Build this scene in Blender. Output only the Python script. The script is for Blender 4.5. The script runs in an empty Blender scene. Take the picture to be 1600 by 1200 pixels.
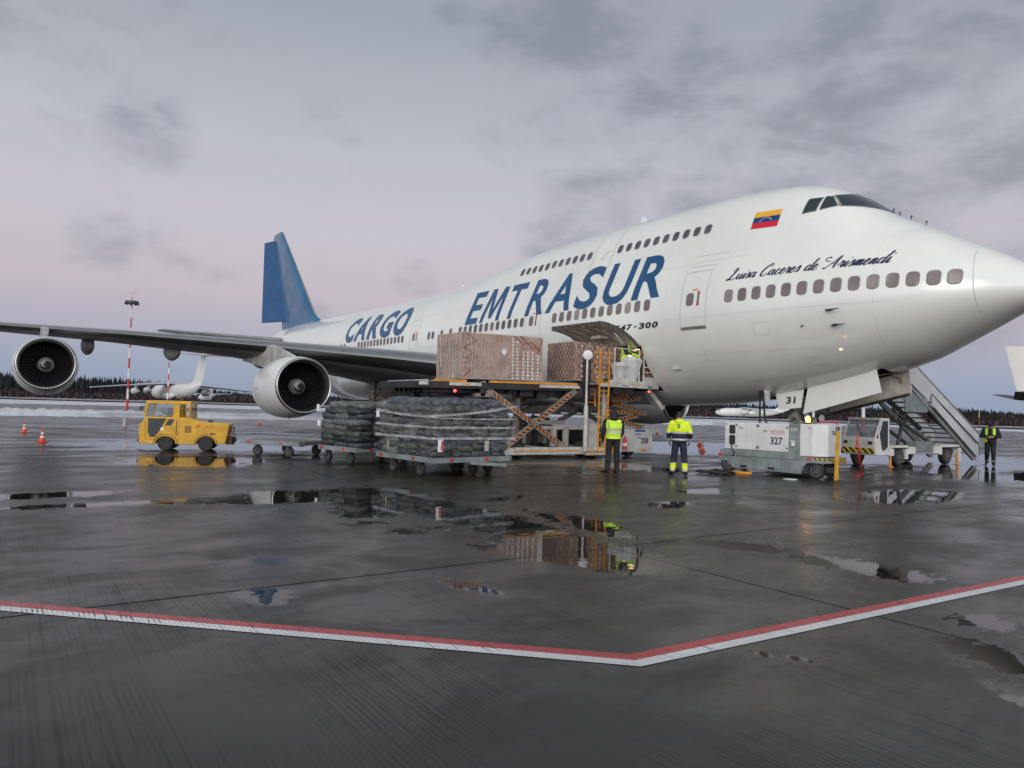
import bpy, bmesh, math, random
from mathutils import Vector, Matrix, noise as mnoise
from functools import lru_cache
random.seed(7)
PI = math.pi
S = bpy.context.scene
COL = S.collection
# ------------------------------------------------------------------ camera
CAM = Vector((7.80, -22.70, 1.76)); YAW, PIT, ROL, FPX = -0.963, 0.0328, 0.0295, 1135.0
_f = Vector((math.sin(YAW)*math.cos(PIT), math.cos(YAW)*math.cos(PIT), math.sin(PIT)))
_r0 = Vector((math.cos(YAW), -math.sin(YAW), 0)); _u0 = _r0.cross(_f)
_r = _r0*math.cos(ROL) + _u0*math.sin(ROL); _u = -_r0*math.sin(ROL) + _u0*math.cos(ROL)
cd = bpy.data.cameras.new('camera'); cam = bpy.data.objects.new('camera', cd); COL.objects.link(cam)
cam.matrix_world = Matrix(((_r.x, _u.x, -_f.x, CAM.x), (_r.y, _u.y, -_f.y, CAM.y), (_r.z, _u.z, -_f.z, CAM.z), (0, 0, 0, 1)))
cd.sensor_width = 36; cd.lens = FPX/1600*36; cd.clip_start = .1; cd.clip_end = 12000
S.camera = cam
def bearing(px):
    """unit ground direction seen at image column px (1600 wide), at the horizon"""
    d = _f + _r*((px-800)/FPX) - _u*((640-600)/FPX); v = Vector((d.x, d.y, 0)); return v.normalized()
def out(px, dist): return CAM.xy.to_3d() + bearing(px)*dist
# ------------------------------------------------------------------ view + world
S.view_settings.view_transform = 'Standard'; S.view_settings.look = 'None'
S.view_settings.exposure = 0; S.view_settings.gamma = 1
S.cycles.max_bounces = 6; S.cycles.glossy_bounces = 4; S.cycles.diffuse_bounces = 3; S.cycles.transparent_max_bounces = 8
S.cycles.use_adaptive_sampling = True
def srgb(r, g, b):
    f = lambda c: (c/255/12.92) if c/255 <= .04045 else ((c/255+.055)/1.055)**2.4
    return (f(r), f(g), f(b), 1)
class NT:
    def __init__(s, tree): s.t = tree; s.n = tree.nodes; s.l = tree.links
    def new(s, typ, **kw):
        nd = s.n.new(typ)
        for k, v in kw.items(): setattr(nd, k, v)
        return nd
    def put(s, nd, key, v):
        if v is None: return
        i = nd.inputs[key]
        if isinstance(v, bpy.types.NodeSocket): s.l.new(v, i)
        else: i.default_value = v
    def math(s, op, a, b=None, c=None, clamp=False):
        nd = s.new('ShaderNodeMath', operation=op, use_clamp=clamp); s.put(nd, 0, a); s.put(nd, 1, b); s.put(nd, 2, c); return nd.outputs[0]
    def vm(s, op, a, b=None, out='Vector'):
        nd = s.new('ShaderNodeVectorMath', operation=op); s.put(nd, 0, a); s.put(nd, 1, b); return nd.outputs[out]
    def mapr(s, v, a, b, c=0., d=1., mode='SMOOTHSTEP'):
        nd = s.new('ShaderNodeMapRange', interpolation_type=mode)
        for k, x in zip(('Value', 'From Min', 'From Max', 'To Min', 'To Max'), (v, a, b, c, d)): s.put(nd, k, x)
        return nd.outputs[0]
    def mix(s, f, a, b, typ='RGBA', blend='MIX'):
        nd = s.new('ShaderNodeMix', data_type=typ)
        if typ == 'RGBA': nd.blend_type = blend
        i = {'RGBA': (6, 7, 2), 'FLOAT': (2, 3, 0)}[typ]
        s.put(nd, 0, f); s.put(nd, i[0], a); s.put(nd, i[1], b); return nd.outputs[i[2]]
    def noise(s, vec, scale, detail=4., rough=.55, dist=0., out=0, dim='3D'):
        nd = s.new('ShaderNodeTexNoise', noise_dimensions=dim); s.put(nd, 'Vector', vec); s.put(nd, 'Scale', scale)
        s.put(nd, 'Detail', detail); s.put(nd, 'Roughness', rough); s.put(nd, 'Distortion', dist); return nd.outputs[out]
    def ramp(s, fac, stops):
        nd = s.new('ShaderNodeValToRGB'); s.put(nd, 0, fac); cr = nd.color_ramp
        while len(cr.elements) < len(stops): cr.elements.new(.5)
        for e, (p, c) in zip(cr.elements, stops): e.position = p; e.color = c
        return nd.outputs[0]
W = bpy.data.worlds.new("World"); S.world = W; W.use_nodes = True; W.node_tree.nodes.clear()
w = NT(W.node_tree)
tc = w.new('ShaderNodeTexCoord').outputs['Generated']
dirn = w.vm('NORMALIZE', tc)
sx = w.new('ShaderNodeSeparateXYZ'); w.put(sx, 0, dirn); DX, DY, DZ = sx.outputs
# the clear dusk sky: blue-grey earth shadow at the horizon, pink belt, lavender and grey above
el = w.math('MAXIMUM', DZ, 0.)
base = w.ramp(el, [(0., srgb(146, 160, 186)), (.035, srgb(152, 164, 190)), (.085, srgb(178, 175, 192)), (.14, srgb(200, 188, 196)),
                   (.22, srgb(203, 197, 206)), (.32, srgb(193, 194, 204)), (.46, srgb(166, 172, 182)), (1., srgb(135, 141, 150))])
# cloud deck far above, seen in perspective
zc = w.math('ADD', el, .13)
cb = w.new('ShaderNodeCombineXYZ'); w.put(cb, 0, w.math('DIVIDE', DX, zc)); w.put(cb, 1, w.math('DIVIDE', DY, zc)); w.put(cb, 2, 0.)
cloudv = cb.outputs[0]
mpw = w.new('ShaderNodeMapping'); w.put(mpw, 0, dirn); mpw.inputs['Scale'].default_value = (1., 1., 1.9)
n1 = w.noise(mpw.outputs[0], 3.1, 5., .52, .5); n2 = w.noise(mpw.outputs[0], 9.5, 6., .6, .35); n3 = w.noise(cloudv, 1.1, 4., .5, .3)
nn = w.math('ADD', w.math('ADD', w.math('MULTIPLY', n1, .50), w.math('MULTIPLY', n2, .28)), w.math('MULTIPLY', n3, .22))
cdir = (_f + _r*(470/FPX) + _u*(470/FPX)).normalized()
cd2 = (_f + _r*(-700/FPX) + _u*(560/FPX)).normalized()
near1 = w.mapr(w.vm('DOT_PRODUCT', dirn, tuple(cdir), 'Value'), .84, .975)
near2 = w.mapr(w.vm('DOT_PRODUCT', dirn, tuple(cd2), 'Value'), .90, 1.)
puff = None
for ax_, ay_, c0_, amt in ((-650, 225, .9985, .13), (-150, 165, .9988, .14), (-565, 395, .998, .13), (-320, 110, .9992, .12), (-440, 150, .9992, .10)):
    d_ = (_f + _r*(ax_/FPX) + _u*(ay_/FPX)).normalized(); q_ = w.math('MULTIPLY', w.mapr(w.vm('DOT_PRODUCT', dirn, tuple(d_), 'Value'), c0_, 1.), amt); puff = q_ if puff is None else w.math('MAXIMUM', puff, q_)
thr = w.math('SUBTRACT', .60, w.math('ADD', w.math('ADD', w.math('MULTIPLY', near1, .22), w.math('MULTIPLY', near2, .13)), puff))
den = w.mapr(w.math('SUBTRACT', nn, thr), -.02, .20)
den = w.math('MULTIPLY', den, w.mapr(el, .03, .12))
ccol = w.mix(w.mapr(w.math('ADD', w.math('MULTIPLY', n2, .5), w.math('MULTIPLY', n1, .5)), .40, .62), srgb(172, 172, 184), srgb(130, 136, 147))
sky = w.mix(w.math('MULTIPLY', den, .70), base, ccol)
# the half of the sky behind the camera, where the low sun lights the cloud, is brighter
gd = Vector((-_f.x, -_f.y, 0)).normalized(); gd = (gd + Vector((0, 0, .10))).normalized()
back = w.mapr(w.vm('DOT_PRODUCT', dirn, tuple(gd), 'Value'), -.15, .95)
sky = w.vm('MULTIPLY', sky, w.mix(back, (1, 1, 1, 1), (4.1, 4.0, 3.75, 1)))
below = w.mapr(DZ, -.02, 0., 0., 1.)
sky = w.mix(below, srgb(90, 94, 100), sky)
SUN_EL, SUN_AZ = math.radians(14), math.atan2(gd.x, gd.y)
nish = w.new('ShaderNodeTexSky', sky_type='NISHITA', sun_disc=False); nish.sun_elevation = SUN_EL; nish.sun_rotation = SUN_AZ
b1 = w.new('ShaderNodeBackground'); w.put(b1, 0, sky); w.put(b1, 1, .93)
b2 = w.new('ShaderNodeBackground'); w.put(b2, 0, nish.outputs[0]); w.put(b2, 1, .006)
ad = w.new('ShaderNodeAddShader'); w.l.new(b1.outputs[0], ad.inputs[0]); w.l.new(b2.outputs[0], ad.inputs[1])
wo = w.new('ShaderNodeOutputWorld'); w.l.new(ad.outputs[0], wo.inputs[0])
sd = bpy.data.lights.new('sun', 'SUN'); sd.energy = .75; sd.angle = math.radians(30); sd.color = (1, .95, .88)
so = bpy.data.objects.new('sun', sd); COL.objects.link(so)
sv = Vector((math.sin(SUN_AZ+.35)*math.cos(math.radians(15)), math.cos(SUN_AZ+.35)*math.cos(math.radians(15)), math.sin(math.radians(15))))
so.rotation_euler = sv.to_track_quat('Z', 'Y').to_euler(); so.location = (0, -20, 40)
# ------------------------------------------------------------------ materials
MATS = {}
def mat(name, col, rough=.5, metal=0., var=.08, vs=2.5, coat=0., bump=0., bs=20., emit=0., ecol=None, trans=0., spec=.5, rv=.08, streak=0.):
    if name in MATS: return MATS[name]
    m = bpy.data.materials.new(name); m.use_nodes = True; t = NT(m.node_tree); p = t.n['Principled BSDF']
    if len(col) == 3 and max(col) > 1: col = srgb(*col)
    col = (*col[:3], 1)
    co = t.new('ShaderNodeTexCoord').outputs['Object']
    if var:
        n = t.noise(co, vs, 5., .6)
        lo = tuple(c*(1-var*1.6) for c in col[:3])+(1,); hi = tuple(min(1, c*(1+var)) for c in col[:3])+(1,)
        c = t.mix(t.mapr(n, .3, .7), lo, hi)
        if streak:
            mp = t.new('ShaderNodeMapping'); t.put(mp, 0, co); mp.inputs['Scale'].default_value = (9, 9, .7)
            c = t.mix(t.math('MULTIPLY', t.mapr(t.noise(mp.outputs[0], 1.2, 4., .6), .5, .8), streak), c, tuple(x*.45 for x in col[:3])+(1,))
        t.put(p, 'Base Color', c)
        t.put(p, 'Roughness', t.mapr(t.noise(co, vs*2.3, 3.), .3, .7, max(0, rough-rv), min(1, rough+rv)))
    else:
        t.put(p, 'Base Color', col); t.put(p, 'Roughness', rough)
    p.inputs['Metallic'].default_value = metal; p.inputs['Coat Weight'].default_value = coat; p.inputs['Coat Roughness'].default_value = .08
    p.inputs['Specular IOR Level'].default_value = spec; p.inputs['Transmission Weight'].default_value = trans
    if bump:
        b = t.new('ShaderNodeBump'); t.put(b, 'Strength', bump); t.put(b, 'Distance', .01); t.put(b, 'Height', t.noise(co, bs, 4.)); t.put(p, 'Normal', b.outputs[0])
    if emit: p.inputs['Emission Color'].default_value = (*(ecol or col)[:3], 1); p.inputs['Emission Strength'].default_value = emit
    MATS[name] = m; return m
# ------------------------------------------------------------------ geometry
class G:
    """collects shapes, then links them as ONE mesh object"""
    def __init__(s, M=None): s.b = bmesh.new(); s.M = M or Matrix(); s.mi = 0
    def _f(s, vs, smooth=False):
        try: f = s.b.faces.new(vs)
        except ValueError: return None
        f.material_index = s.mi; f.smooth = smooth; return f
    def v(s, p): return s.b.verts.new(s.M @ Vector(p))
    def hexa(s, P):   # 8 corners: bottom 4 ccw, top 4 ccw
        v = [s.v(p) for p in P]
        for q in ((3, 2, 1, 0), (4, 5, 6, 7), (0, 1, 5, 4), (1, 2, 6, 5), (2, 3, 7, 6), (3, 0, 4, 7)): s._f([v[i] for i in q])
    def box(s, x0, x1, y0, y1, z0, z1): s.hexa([(x0, y0, z0), (x1, y0, z0), (x1, y1, z0), (x0, y1, z0), (x0, y0, z1), (x1, y0, z1), (x1, y1, z1), (x0, y1, z1)])
    def bar(s, p0, p1, w, h, up=(0, 0, 1)):
        p0, p1 = Vector(p0), Vector(p1); d = (p1-p0).normalized(); u = Vector(up)
        if abs(d.dot(u)) > .98: u = Vector((1, 0, 0))
        a = d.cross(u).normalized()*w/2; c = a.cross(d).normalized()*h/2
        s.hexa([p0-a-c, p0+a-c, p1+a-c, p1-a-c, p0-a+c, p0+a+c, p1+a+c, p1-a+c])
    def ring(s, c, a, b, n): return [s.v(c+a*math.cos(2*PI*i/n)+b*math.sin(2*PI*i/n)) for i in range(n)]
    def skin(s, r0, r1, smooth=True, closed=True):
        n = len(r0)
        for i in range(n if closed else n-1): s._f([r0[i], r0[(i+1) % n], r1[(i+1) % n], r1[i]], smooth)
    def tube(s, pts, r, n=8, cap=True):
        pts = [Vector(p) for p in pts]; rs = r if isinstance(r, (list, tuple)) else [r]*len(pts); prev = None; last = None; rings = []
        for i, p in enumerate(pts):
            d = (pts[min(i+1, len(pts)-1)]-pts[max(i-1, 0)]).normalized()
            a = (prev - d*prev.dot(d)) if prev else d.cross(Vector((0, 0, 1)) if abs(d.z) < .9 else Vector((1, 0, 0)))
            a.normalize(); prev = a; rings.append(s.ring(p, a*rs[i], d.cross(a)*rs[i], n))
        for a, b in zip(rings, rings[1:]): s.skin(a, b)
        if cap: s._f(rings[0][::-1]); s._f(rings[-1])
    def cyl(s, p0, p1, r0, r1=None, n=16): s.tube([p0, p1], [r0, r0 if r1 is None else r1], n)
    def lathe(s, prof, org, axis, n=32, cap=True, ref=None):
        """prof: (distance along axis, radius)"""
        org = Vector(org); ax = Vector(axis).normalized(); a = ax.cross(Vector(ref) if ref else (Vector((0, 0, 1)) if abs(ax.z) < .9 else Vector((1, 0, 0)))).normalized(); b = ax.cross(a)
        rings = [s.ring(org+ax*t, a*r, b*r, n) for t, r in prof]
        for p, q in zip(rings, rings[1:]): s.skin(p, q)
        if cap: s._f(rings[0][::-1]); s._f(rings[-1])
    def ell(s, c, r, n=14, m=9, R=None):
        c = Vector(c); rows = []
        for j in range(1, m):
            t = -PI/2+PI*j/m; row = []
            for i in range(n):
                q = Vector((math.cos(t)*math.cos(2*PI*i/n)*r[0], math.cos(t)*math.sin(2*PI*i/n)*r[1], math.sin(t)*r[2]))
                if R: q = R @ q
                row.append(s.v(c+q))
            rows.append(row)
        for p, q in zip(rows, rows[1:]): s.skin(p, q)
        a, z = Vector((0, 0, -r[2])), Vector((0, 0, r[2]))
        if R: a, z = R @ a, R @ z
        va, vz = s.v(c+a), s.v(c+z)
        for i in range(n): s._f([va, rows[0][(i+1) % n], rows[0][i]], True); s._f([vz, rows[-1][i], rows[-1][(i+1) % n]], True)
    def prism(s, pts, axis, a, b):
        """closed 2D outline extruded along axis 0/1/2 from a to b"""
        def P(q, t): r = list(q); r.insert(axis, t); return r
        A = [s.v(P(q, a)) for q in pts]; B = [s.v(P(q, b)) for q in pts]
        s._f(A[::-1]); s._f(B)
        for i in range(len(pts)): s._f([A[i], A[(i+1) % len(pts)], B[(i+1) % len(pts)], B[i]])
    def poly(s, pts, smooth=False): return s._f([s.v(p) for p in pts], smooth)
    def loft(s, rings, cap=True, smooth=True, closed=True):
        R = [[s.v(p) for p in r] for r in rings]
        for p, q in zip(R, R[1:]): s.skin(p, q, smooth, closed)
        if cap: s._f(R[0][::-1]); s._f(R[-1])
    def build(s, name, m, parent=None, world=False, sharp=35, bevel=0., norm=True):
        if norm: bmesh.ops.recalc_face_normals(s.b, faces=s.b.faces)
        if sharp:
            ca = math.radians(sharp)
            for e in s.b.edges:
                if len(e.link_faces) == 2 and e.calc_face_angle(0) > ca: e.smooth = False
        if parent is not None and world:
            P = Matrix(); o = parent; ch = []
            while o: ch.append(o); o = o.parent
            for o in reversed(ch): P = P @ (Matrix.LocRotScale(o.location, o.rotation_euler, o.scale))
            s.b.transform(P.inverted())
        me = bpy.data.meshes.new(name); s.b.to_mesh(me); s.b.free()
        for x in (m if isinstance(m, (list, tuple)) else [m]): me.materials.append(x)
        o = bpy.data.objects.new(name, me); COL.objects.link(o)
        if parent is not None: o.parent = parent
        if bevel:
            md = o.modifiers.new('bevel', 'BEVEL'); md.width = bevel; md.segments = 2; md.limit_method = 'ANGLE'; md.angle_limit = math.radians(40)
        return o
def tag(o, label=None, cat=None, group=None, kind=None):
    if label: o['label'] = label
    if cat: o['category'] = cat
    if group: o['group'] = group
    if kind: o['kind'] = kind
    return o
def thing(name, label, cat, loc=(0, 0, 0), rz=0., group=None):
    o = bpy.data.objects.new(name, None); COL.objects.link(o); o.location = loc; o.rotation_euler = (0, 0, rz); o.empty_display_size = .2
    return tag(o, label, cat, group)
def evalmesh(o, name):
    dg = bpy.context.evaluated_depsgraph_get(); return bpy.data.meshes.new_from_object(o.evaluated_get(dg), preserve_all_data_layers=True, depsgraph=dg)
def drop(o):
    d = o.data; bpy.data.objects.remove(o)
def text_bm(body, shear=0., bold=0., res=4):
    """built-in font text as a flat bmesh in the unit box (0..1, 0..1); returns bm, aspect"""
    cu = bpy.data.curves.new('txt', 'FONT'); cu.body = body; cu.size = 1; cu.shear = shear; cu.offset = bold; cu.resolution_u = res; cu.fill_mode = 'FRONT'
    o = bpy.data.objects.new('txt', cu); COL.objects.link(o); me = evalmesh(o, 'txt'); bpy.data.objects.remove(o); bpy.data.curves.remove(cu)
    b = bmesh.new(); b.from_mesh(me); bpy.data.meshes.remove(me)
    xs = [v.co.x for v in b.verts]; ys = [v.co.y for v in b.verts]; x0, x1, y0, y1 = min(xs), max(xs), min(ys), max(ys)
    for v in b.verts: v.co = ((v.co.x-x0)/(x1-x0), (v.co.y-y0)/(y1-y0), 0)
    return b, (x1-x0)/(y1-y0)
def flat_text(name, body, m, parent, org, right, up, width, height, **kw):
    """text lying on a flat panel: org = lower left corner"""
    b, asp = text_bm(body, **kw); g = G(); org, right, up = Vector(org), Vector(right).normalized(), Vector(up).normalized(); n = right.cross(up)
    for v in b.verts: v.co = org + right*(v.co.x*width) + up*(v.co.y*height) + n*.004
    g.b.free(); g.b = b; return g.build(name, m, parent, sharp=0, norm=False)
white = mat('white_aircraft_paint', (.735, .755, .70), .2, var=.035, vs=.35, coat=.7, spec=.5, rv=.05, streak=.05)
blue = mat('blue_livery_paint', (16, 74, 118), .35, var=.05, vs=1., coat=.2)
tailblue = mat('blue_fin_paint', (26, 92, 132), .3, var=.12, vs=.5, coat=.3)
rudblue = mat('blue_rudder_paint', (16, 76, 122), .45, var=.12, vs=2.)
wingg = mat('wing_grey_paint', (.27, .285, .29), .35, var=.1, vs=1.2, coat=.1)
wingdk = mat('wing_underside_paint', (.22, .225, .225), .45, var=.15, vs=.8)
bare = mat('polished_aluminium', (.47, .47, .455), .32, 1., var=.04, vs=.8, rv=.03)
pylonm = mat('pylon_grey_stained', (.40, .40, .37), .45, var=.25, vs=1.3, streak=.35)
blackm = mat('black_interior', (.012, .012, .014), .7, var=0)
dark = mat('dark_steel', (.035, .036, .04), .5, var=.2)
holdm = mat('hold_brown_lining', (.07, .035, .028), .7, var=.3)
doorin = mat('door_inner_primer', (.55, .53, .47), .5, var=.15, vs=3., streak=.25)
glass = mat('dark_window_glass', (.015, .03, .035), .04, var=0, spec=.8)
pane1 = mat('cabin_window_shade', (.17, .135, .135), .16, var=.2, vs=1.3, spec=.6)
pane2 = mat('cabin_window_tint', (.085, .085, .095), .15, var=.2, vs=1.2, spec=.6)
pane3 = mat('cabin_window_blind', (.27, .235, .21), .2, var=.15, vs=2., spec=.5)
ringm = mat('window_surround', (.20, .20, .20), .35, var=0)
linem = mat('panel_gap', (.45, .46, .45), .6, var=0)
darkline = mat('sill_scuff_grey', (.17, .15, .14), .6, var=.2)
redm = mat('red_marking', (.55, .03, .03), .5, var=.1)
letter = mat('black_lettering', (.015, .015, .025), .4, var=0)
navyl = mat('navy_script_lettering', (.012, .016, .06), .4, var=0)
rubber = mat('tyre_rubber', (.018, .018, .019), .75, var=.3, vs=6.)
hubm = mat('wheel_hub_grey', (.30, .30, .29), .5, var=.25, vs=6)
steel = mat('galvanised_steel', (.36, .37, .36), .45, .4, var=.2, vs=4.)
chrome = mat('oleo_chrome', (.7, .7, .7), .12, 1., var=0)
# ================================================================== the cargo aircraft (nose at X=0, pointing +X, right side towards -Y)
# s, zbot, ztop, halfw, zw, ru (upper lobe radius)
ST=[
(-0.25,5.40,5.44,0.02,5.42,0.02),
(-0.12,5.10,5.76,0.38,5.42,0.34),
(0.5,4.80,6.20,0.95,5.40,0.80),
(1.0,4.54,6.52,1.33,5.39,1.08),
(2.0,4.03,7.10,1.86,5.36,1.50),
(3.0,3.53,7.66,2.25,5.34,1.78),
(4.0,3.21,8.22,2.55,5.32,1.95),
(5.0,2.94,8.95,2.77,5.30,1.92),
(6.0,2.72,9.50,2.93,5.30,1.95),
(7.0,2.52,9.76,3.05,5.30,2.03),
(8.5,2.31,9.91,3.17,5.30,2.15),
(10.,2.16,9.97,3.22,5.30,2.25),
(12.,2.08,9.97,3.24,5.30,2.3),
(16.,2.06,9.94,3.24,5.30,2.35),
(20.,2.06,9.82,3.24,5.30,2.45),
(23.,2.06,9.56,3.24,5.30,2.6),
(26.,2.06,9.20,3.24,5.30,2.85),
(29.,2.06,8.92,3.24,5.30,3.1),
(32.,2.06,8.76,3.24,5.30,3.24),
(37.,2.06,8.74,3.24,5.30,3.24),
(46.,2.06,8.84,3.24,5.40,3.24),
(50.,2.45,8.86,3.14,5.60,3.1),
(54.,3.20,8.90,2.85,6.0,2.8),
(58.,4.15,8.95,2.40,6.5,2.3),
(62.,5.15,8.90,1.80,7.0,1.7),
(66.,6.25,8.65,1.10,7.4,1.05),
(68.3,7.05,8.2,.45,7.65,.5),
(68.6,7.45,7.85,.15,7.65,.15)]
def stat(s):
    # smooth (catmull / monotone) interpolation
    S=[r[0] for r in ST]
    if s<=S[0]: return ST[0][1:]
    if s>=S[-1]: return ST[-1][1:]
    i=max(k for k in range(len(S)) if S[k]<=s); i=min(i,len(S)-2)
    h=S[i+1]-S[i]; t=(s-S[i])/h; out=[]
    def sl(a,b,c):
        d1=(ST[b][c]-ST[a][c])/(S[b]-S[a]); return d1
    for c in range(1,6):
        d=sl(i,i+1,c)
        def m(j):
            if j==0: return sl(0,1,c)
            if j==len(S)-1: return sl(j-1,j,c)
            a=sl(j-1,j,c);b=sl(j,j+1,c)
            if a*b<=0: return 0
            h0=S[j]-S[j-1];h1=S[j+1]-S[j]
            w1=2*h1+h0;w2=h1+2*h0
            return (w1+w2)/(w1/a+w2/b)
        m0,m1=m(i),m(i+1)
        t2=t*t;t3=t2*t
        out.append((2*t3-3*t2+1)*ST[i][c]+(t3-2*t2+t)*h*m0+(-2*t3+3*t2)*ST[i+1][c]+(t3-t2)*h*m1)
    return out
def halfsec(s,n=40):
    """points (y>=0,z) from bottom to top, n+1 points uniform by arclength"""
    zb,zt,w,zw,ru=stat(s)
    pts=[]
    zt2=zt-ru                      # upper lobe centre
    A=zw-zb
    up=min(w, zt-zw)               # main lobe upper extent
    raw=[]
    for k in range(61):
        a=-math.pi/2+math.pi*k/60
        raw.append((w*math.cos(a), zw+(A if a<0 else up)*math.sin(a)))
    for k in range(31):
        a=math.pi/2*k/30
        raw.append((ru*math.cos(a), zt2+ru*math.sin(a)))
    raw.append((0,zb));raw.append((0,zt))
    raw=[(max(0,x),y) for x,y in raw]
    P=sorted(set((round(x,6),round(y,6)) for x,y in raw),key=lambda q:(q[1],q[0]))
    # right hull (max y side) monotone chain by z
    H=[]
    for p in P:
        while len(H)>=2 and (H[-1][1]-H[-2][1])*(p[0]-H[-2][0])-(H[-1][0]-H[-2][0])*(p[1]-H[-2][1])>=0: H.pop()
        H.append(p)
    L=[0]
    for a,b in zip(H,H[1:]): L.append(L[-1]+math.hypot(b[0]-a[0],b[1]-a[1]))
    T=L[-1];j=0
    for k in range(n+1):
        d=T*k/n
        while j<len(L)-2 and L[j+1]<d: j+=1
        q=(d-L[j])/max(1e-9,L[j+1]-L[j]); q=min(1,max(0,q))
        pts.append((H[j][0]+(H[j+1][0]-H[j][0])*q, H[j][1]+(H[j+1][1]-H[j][1])*q))
    pts[0]=(0,zb); pts[-1]=(0,zt)
    return pts

@lru_cache(maxsize=20000)
def _sec(k): return halfsec(k/50., 80)
def hwz(s, z):
    P = _sec(int(round(s*50)))
    for a, b in zip(P, P[1:]):
        if a[1] <= z <= b[1] and b[1] > a[1]: return a[0]+(b[0]-a[0])*(z-a[1])/(b[1]-a[1])
    return 0.
def skinp(X, z, off=.012, side=-1):
    """point on the fuselage skin at station X and height z, pushed out by off"""
    y = hwz(-X, z); dz = (hwz(-X, z+.06)-hwz(-X, z-.06))/.12; dx = (hwz(-(X+.08), z)-hwz(-(X-.08), z))/.16
    n = Vector((-dx, 1, -dz)).normalized(); return Vector((X+n.x*off, side*(y+n.y*off), z+n.z*off))
plane = thing('cargo_aircraft', 'big white four engined cargo jet with blue fin and large blue EMTRASUR CARGO lettering', 'aircraft', (-31, 0, 0))
def AB(g, name, m, parent=None, **kw): return g.build(name, m, parent or plane, world=True, **kw)
# fuselage shell, then the hold opening and the nose gear bay are cut into it
g = G(); ss = [-.25, -.235, -.2, -.12, 0, .15, .3, .5, .75]; s = 1.
while s < 13: ss.append(s); s += .16 if s < 4.5 else .33
while s < 68.2: ss.append(s); s += .62
ss += [68.3, 68.45, 68.6]
rings = []
for s in ss:
    h = halfsec(s, 44); rings.append([(-s, -y, z) for y, z in h] + [(-s, y, z) for y, z in h[-2:0:-1]])
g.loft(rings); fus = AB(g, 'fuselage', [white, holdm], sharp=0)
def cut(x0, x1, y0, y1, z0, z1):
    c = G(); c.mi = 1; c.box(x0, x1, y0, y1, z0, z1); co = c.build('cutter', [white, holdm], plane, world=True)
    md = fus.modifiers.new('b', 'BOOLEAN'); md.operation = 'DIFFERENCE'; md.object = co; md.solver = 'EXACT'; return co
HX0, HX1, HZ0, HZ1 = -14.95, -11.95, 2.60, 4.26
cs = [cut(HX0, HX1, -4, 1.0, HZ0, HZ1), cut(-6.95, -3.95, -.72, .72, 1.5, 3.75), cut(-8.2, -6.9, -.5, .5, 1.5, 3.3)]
me = evalmesh(fus, 'fuselage'); fus.modifiers.clear(); fus.data = me
for c in cs: bpy.data.objects.remove(c)
def strip(g, pts, wd, off=.008, side=-1):
    """thin painted line following the skin through (X,z) points"""
    P = []
    for a, b in zip(pts, pts[1:]):
        n = max(1, int(math.hypot(b[0]-a[0], b[1]-a[1])/.15))
        for k in range(n): P.append((a[0]+(b[0]-a[0])*k/n, a[1]+(b[1]-a[1])*k/n))
    P.append(pts[-1]); V = [skinp(x, z, off, side) for x, z in P]; row = []
    for i, p in enumerate(V):
        d = (V[min(i+1, len(V)-1)]-V[max(i-1, 0)]).normalized(); up = Vector((0, side, 0)).cross(d)
        if up.length < .1: up = Vector((1, 0, 0)).cross(d)
        a = P[min(i+1, len(P)-1)]; b = P[max(i-1, 0)]; dx, dz = a[0]-b[0], a[1]-b[1]; L = math.hypot(dx, dz); nx, nz = -dz/L*wd/2, dx/L*wd/2
        row.append((g.v(skinp(P[i][0]+nx, P[i][1]+nz, off, side)), g.v(skinp(P[i][0]-nx, P[i][1]-nz, off, side))))
    for (a, b), (c, d) in zip(row, row[1:]): g._f([a, b, d, c], True)
def rr(w2, h2, r, n=4):
    o = []
    for cx, cz, a0 in ((w2-r, h2-r, 0), (-w2+r, h2-r, 90), (-w2+r, -h2+r, 180), (w2-r, -h2+r, 270)):
        for k in range(n+1): a = math.radians(a0+90*k/n); o.append((cx+r*math.cos(a), cz+r*math.sin(a)))
    return o
def cabin_window(X, z, pm, w2=.135, h2=.19, side=-1, parent=None):
    g = G(); O = rr(w2+.028, h2+.028, .12); I = rr(w2, h2, .10)
    vo = [g.v(skinp(X+a, z+b, .006, side)) for a, b in O]; vi = [g.v(skinp(X+a, z+b, .016, side)) for a, b in I]
    g.mi = 0
    for i in range(len(O)): j = (i+1) % len(O); g._f([vo[i], vo[j], vi[j], vi[i]])
    g.mi = 1; vp = [g.v(skinp(X+a, z+b, .012, side)) for a, b in I]
    for i in range(len(I)): j = (i+1) % len(I); g._f([vi[i], vi[j], vp[j], vp[i]])
    g._f(vp)
    return AB(g, 'cabin_window', [ringm, pm], parent, sharp=0)
# main deck windows of the right side, door windows included as the doors' own panes
xs = []; s = 1.53
for k in range(14):
    xs.append((-s, 5.70)); sl = (hwz(s+.25, 5.7)-hwz(s, 5.7))/.25; s += .508/math.sqrt(1+sl*sl)
xs += [(-11.55-.508*k, 5.74) for k in range(12)] + [(-19.56-.508*k, 5.74) for k in range(12)] + [(-26.15, 5.73), (-27.12, 5.70), (-28.12, 5.70), (-28.60, 5.70)]
xs += [(-31.9-.508*k, 5.71) for k in range(14)] + [(-41.0, 5.71), (-41.6, 5.71)]
for i, (X, z) in enumerate(xs): cabin_window(X, z, (pane3 if i in (0, 13, 4, 16, 22) else pane1) if i < 26 else (pane1 if i % 7 == 3 else pane2))
for X in [-20.98+.4945*k for k in range(11)] + [-14.13+.5*k for k in range(10)]: cabin_window(X, 8.42 if X > -19 else 8.385, pane2, .13, .16)
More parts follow.
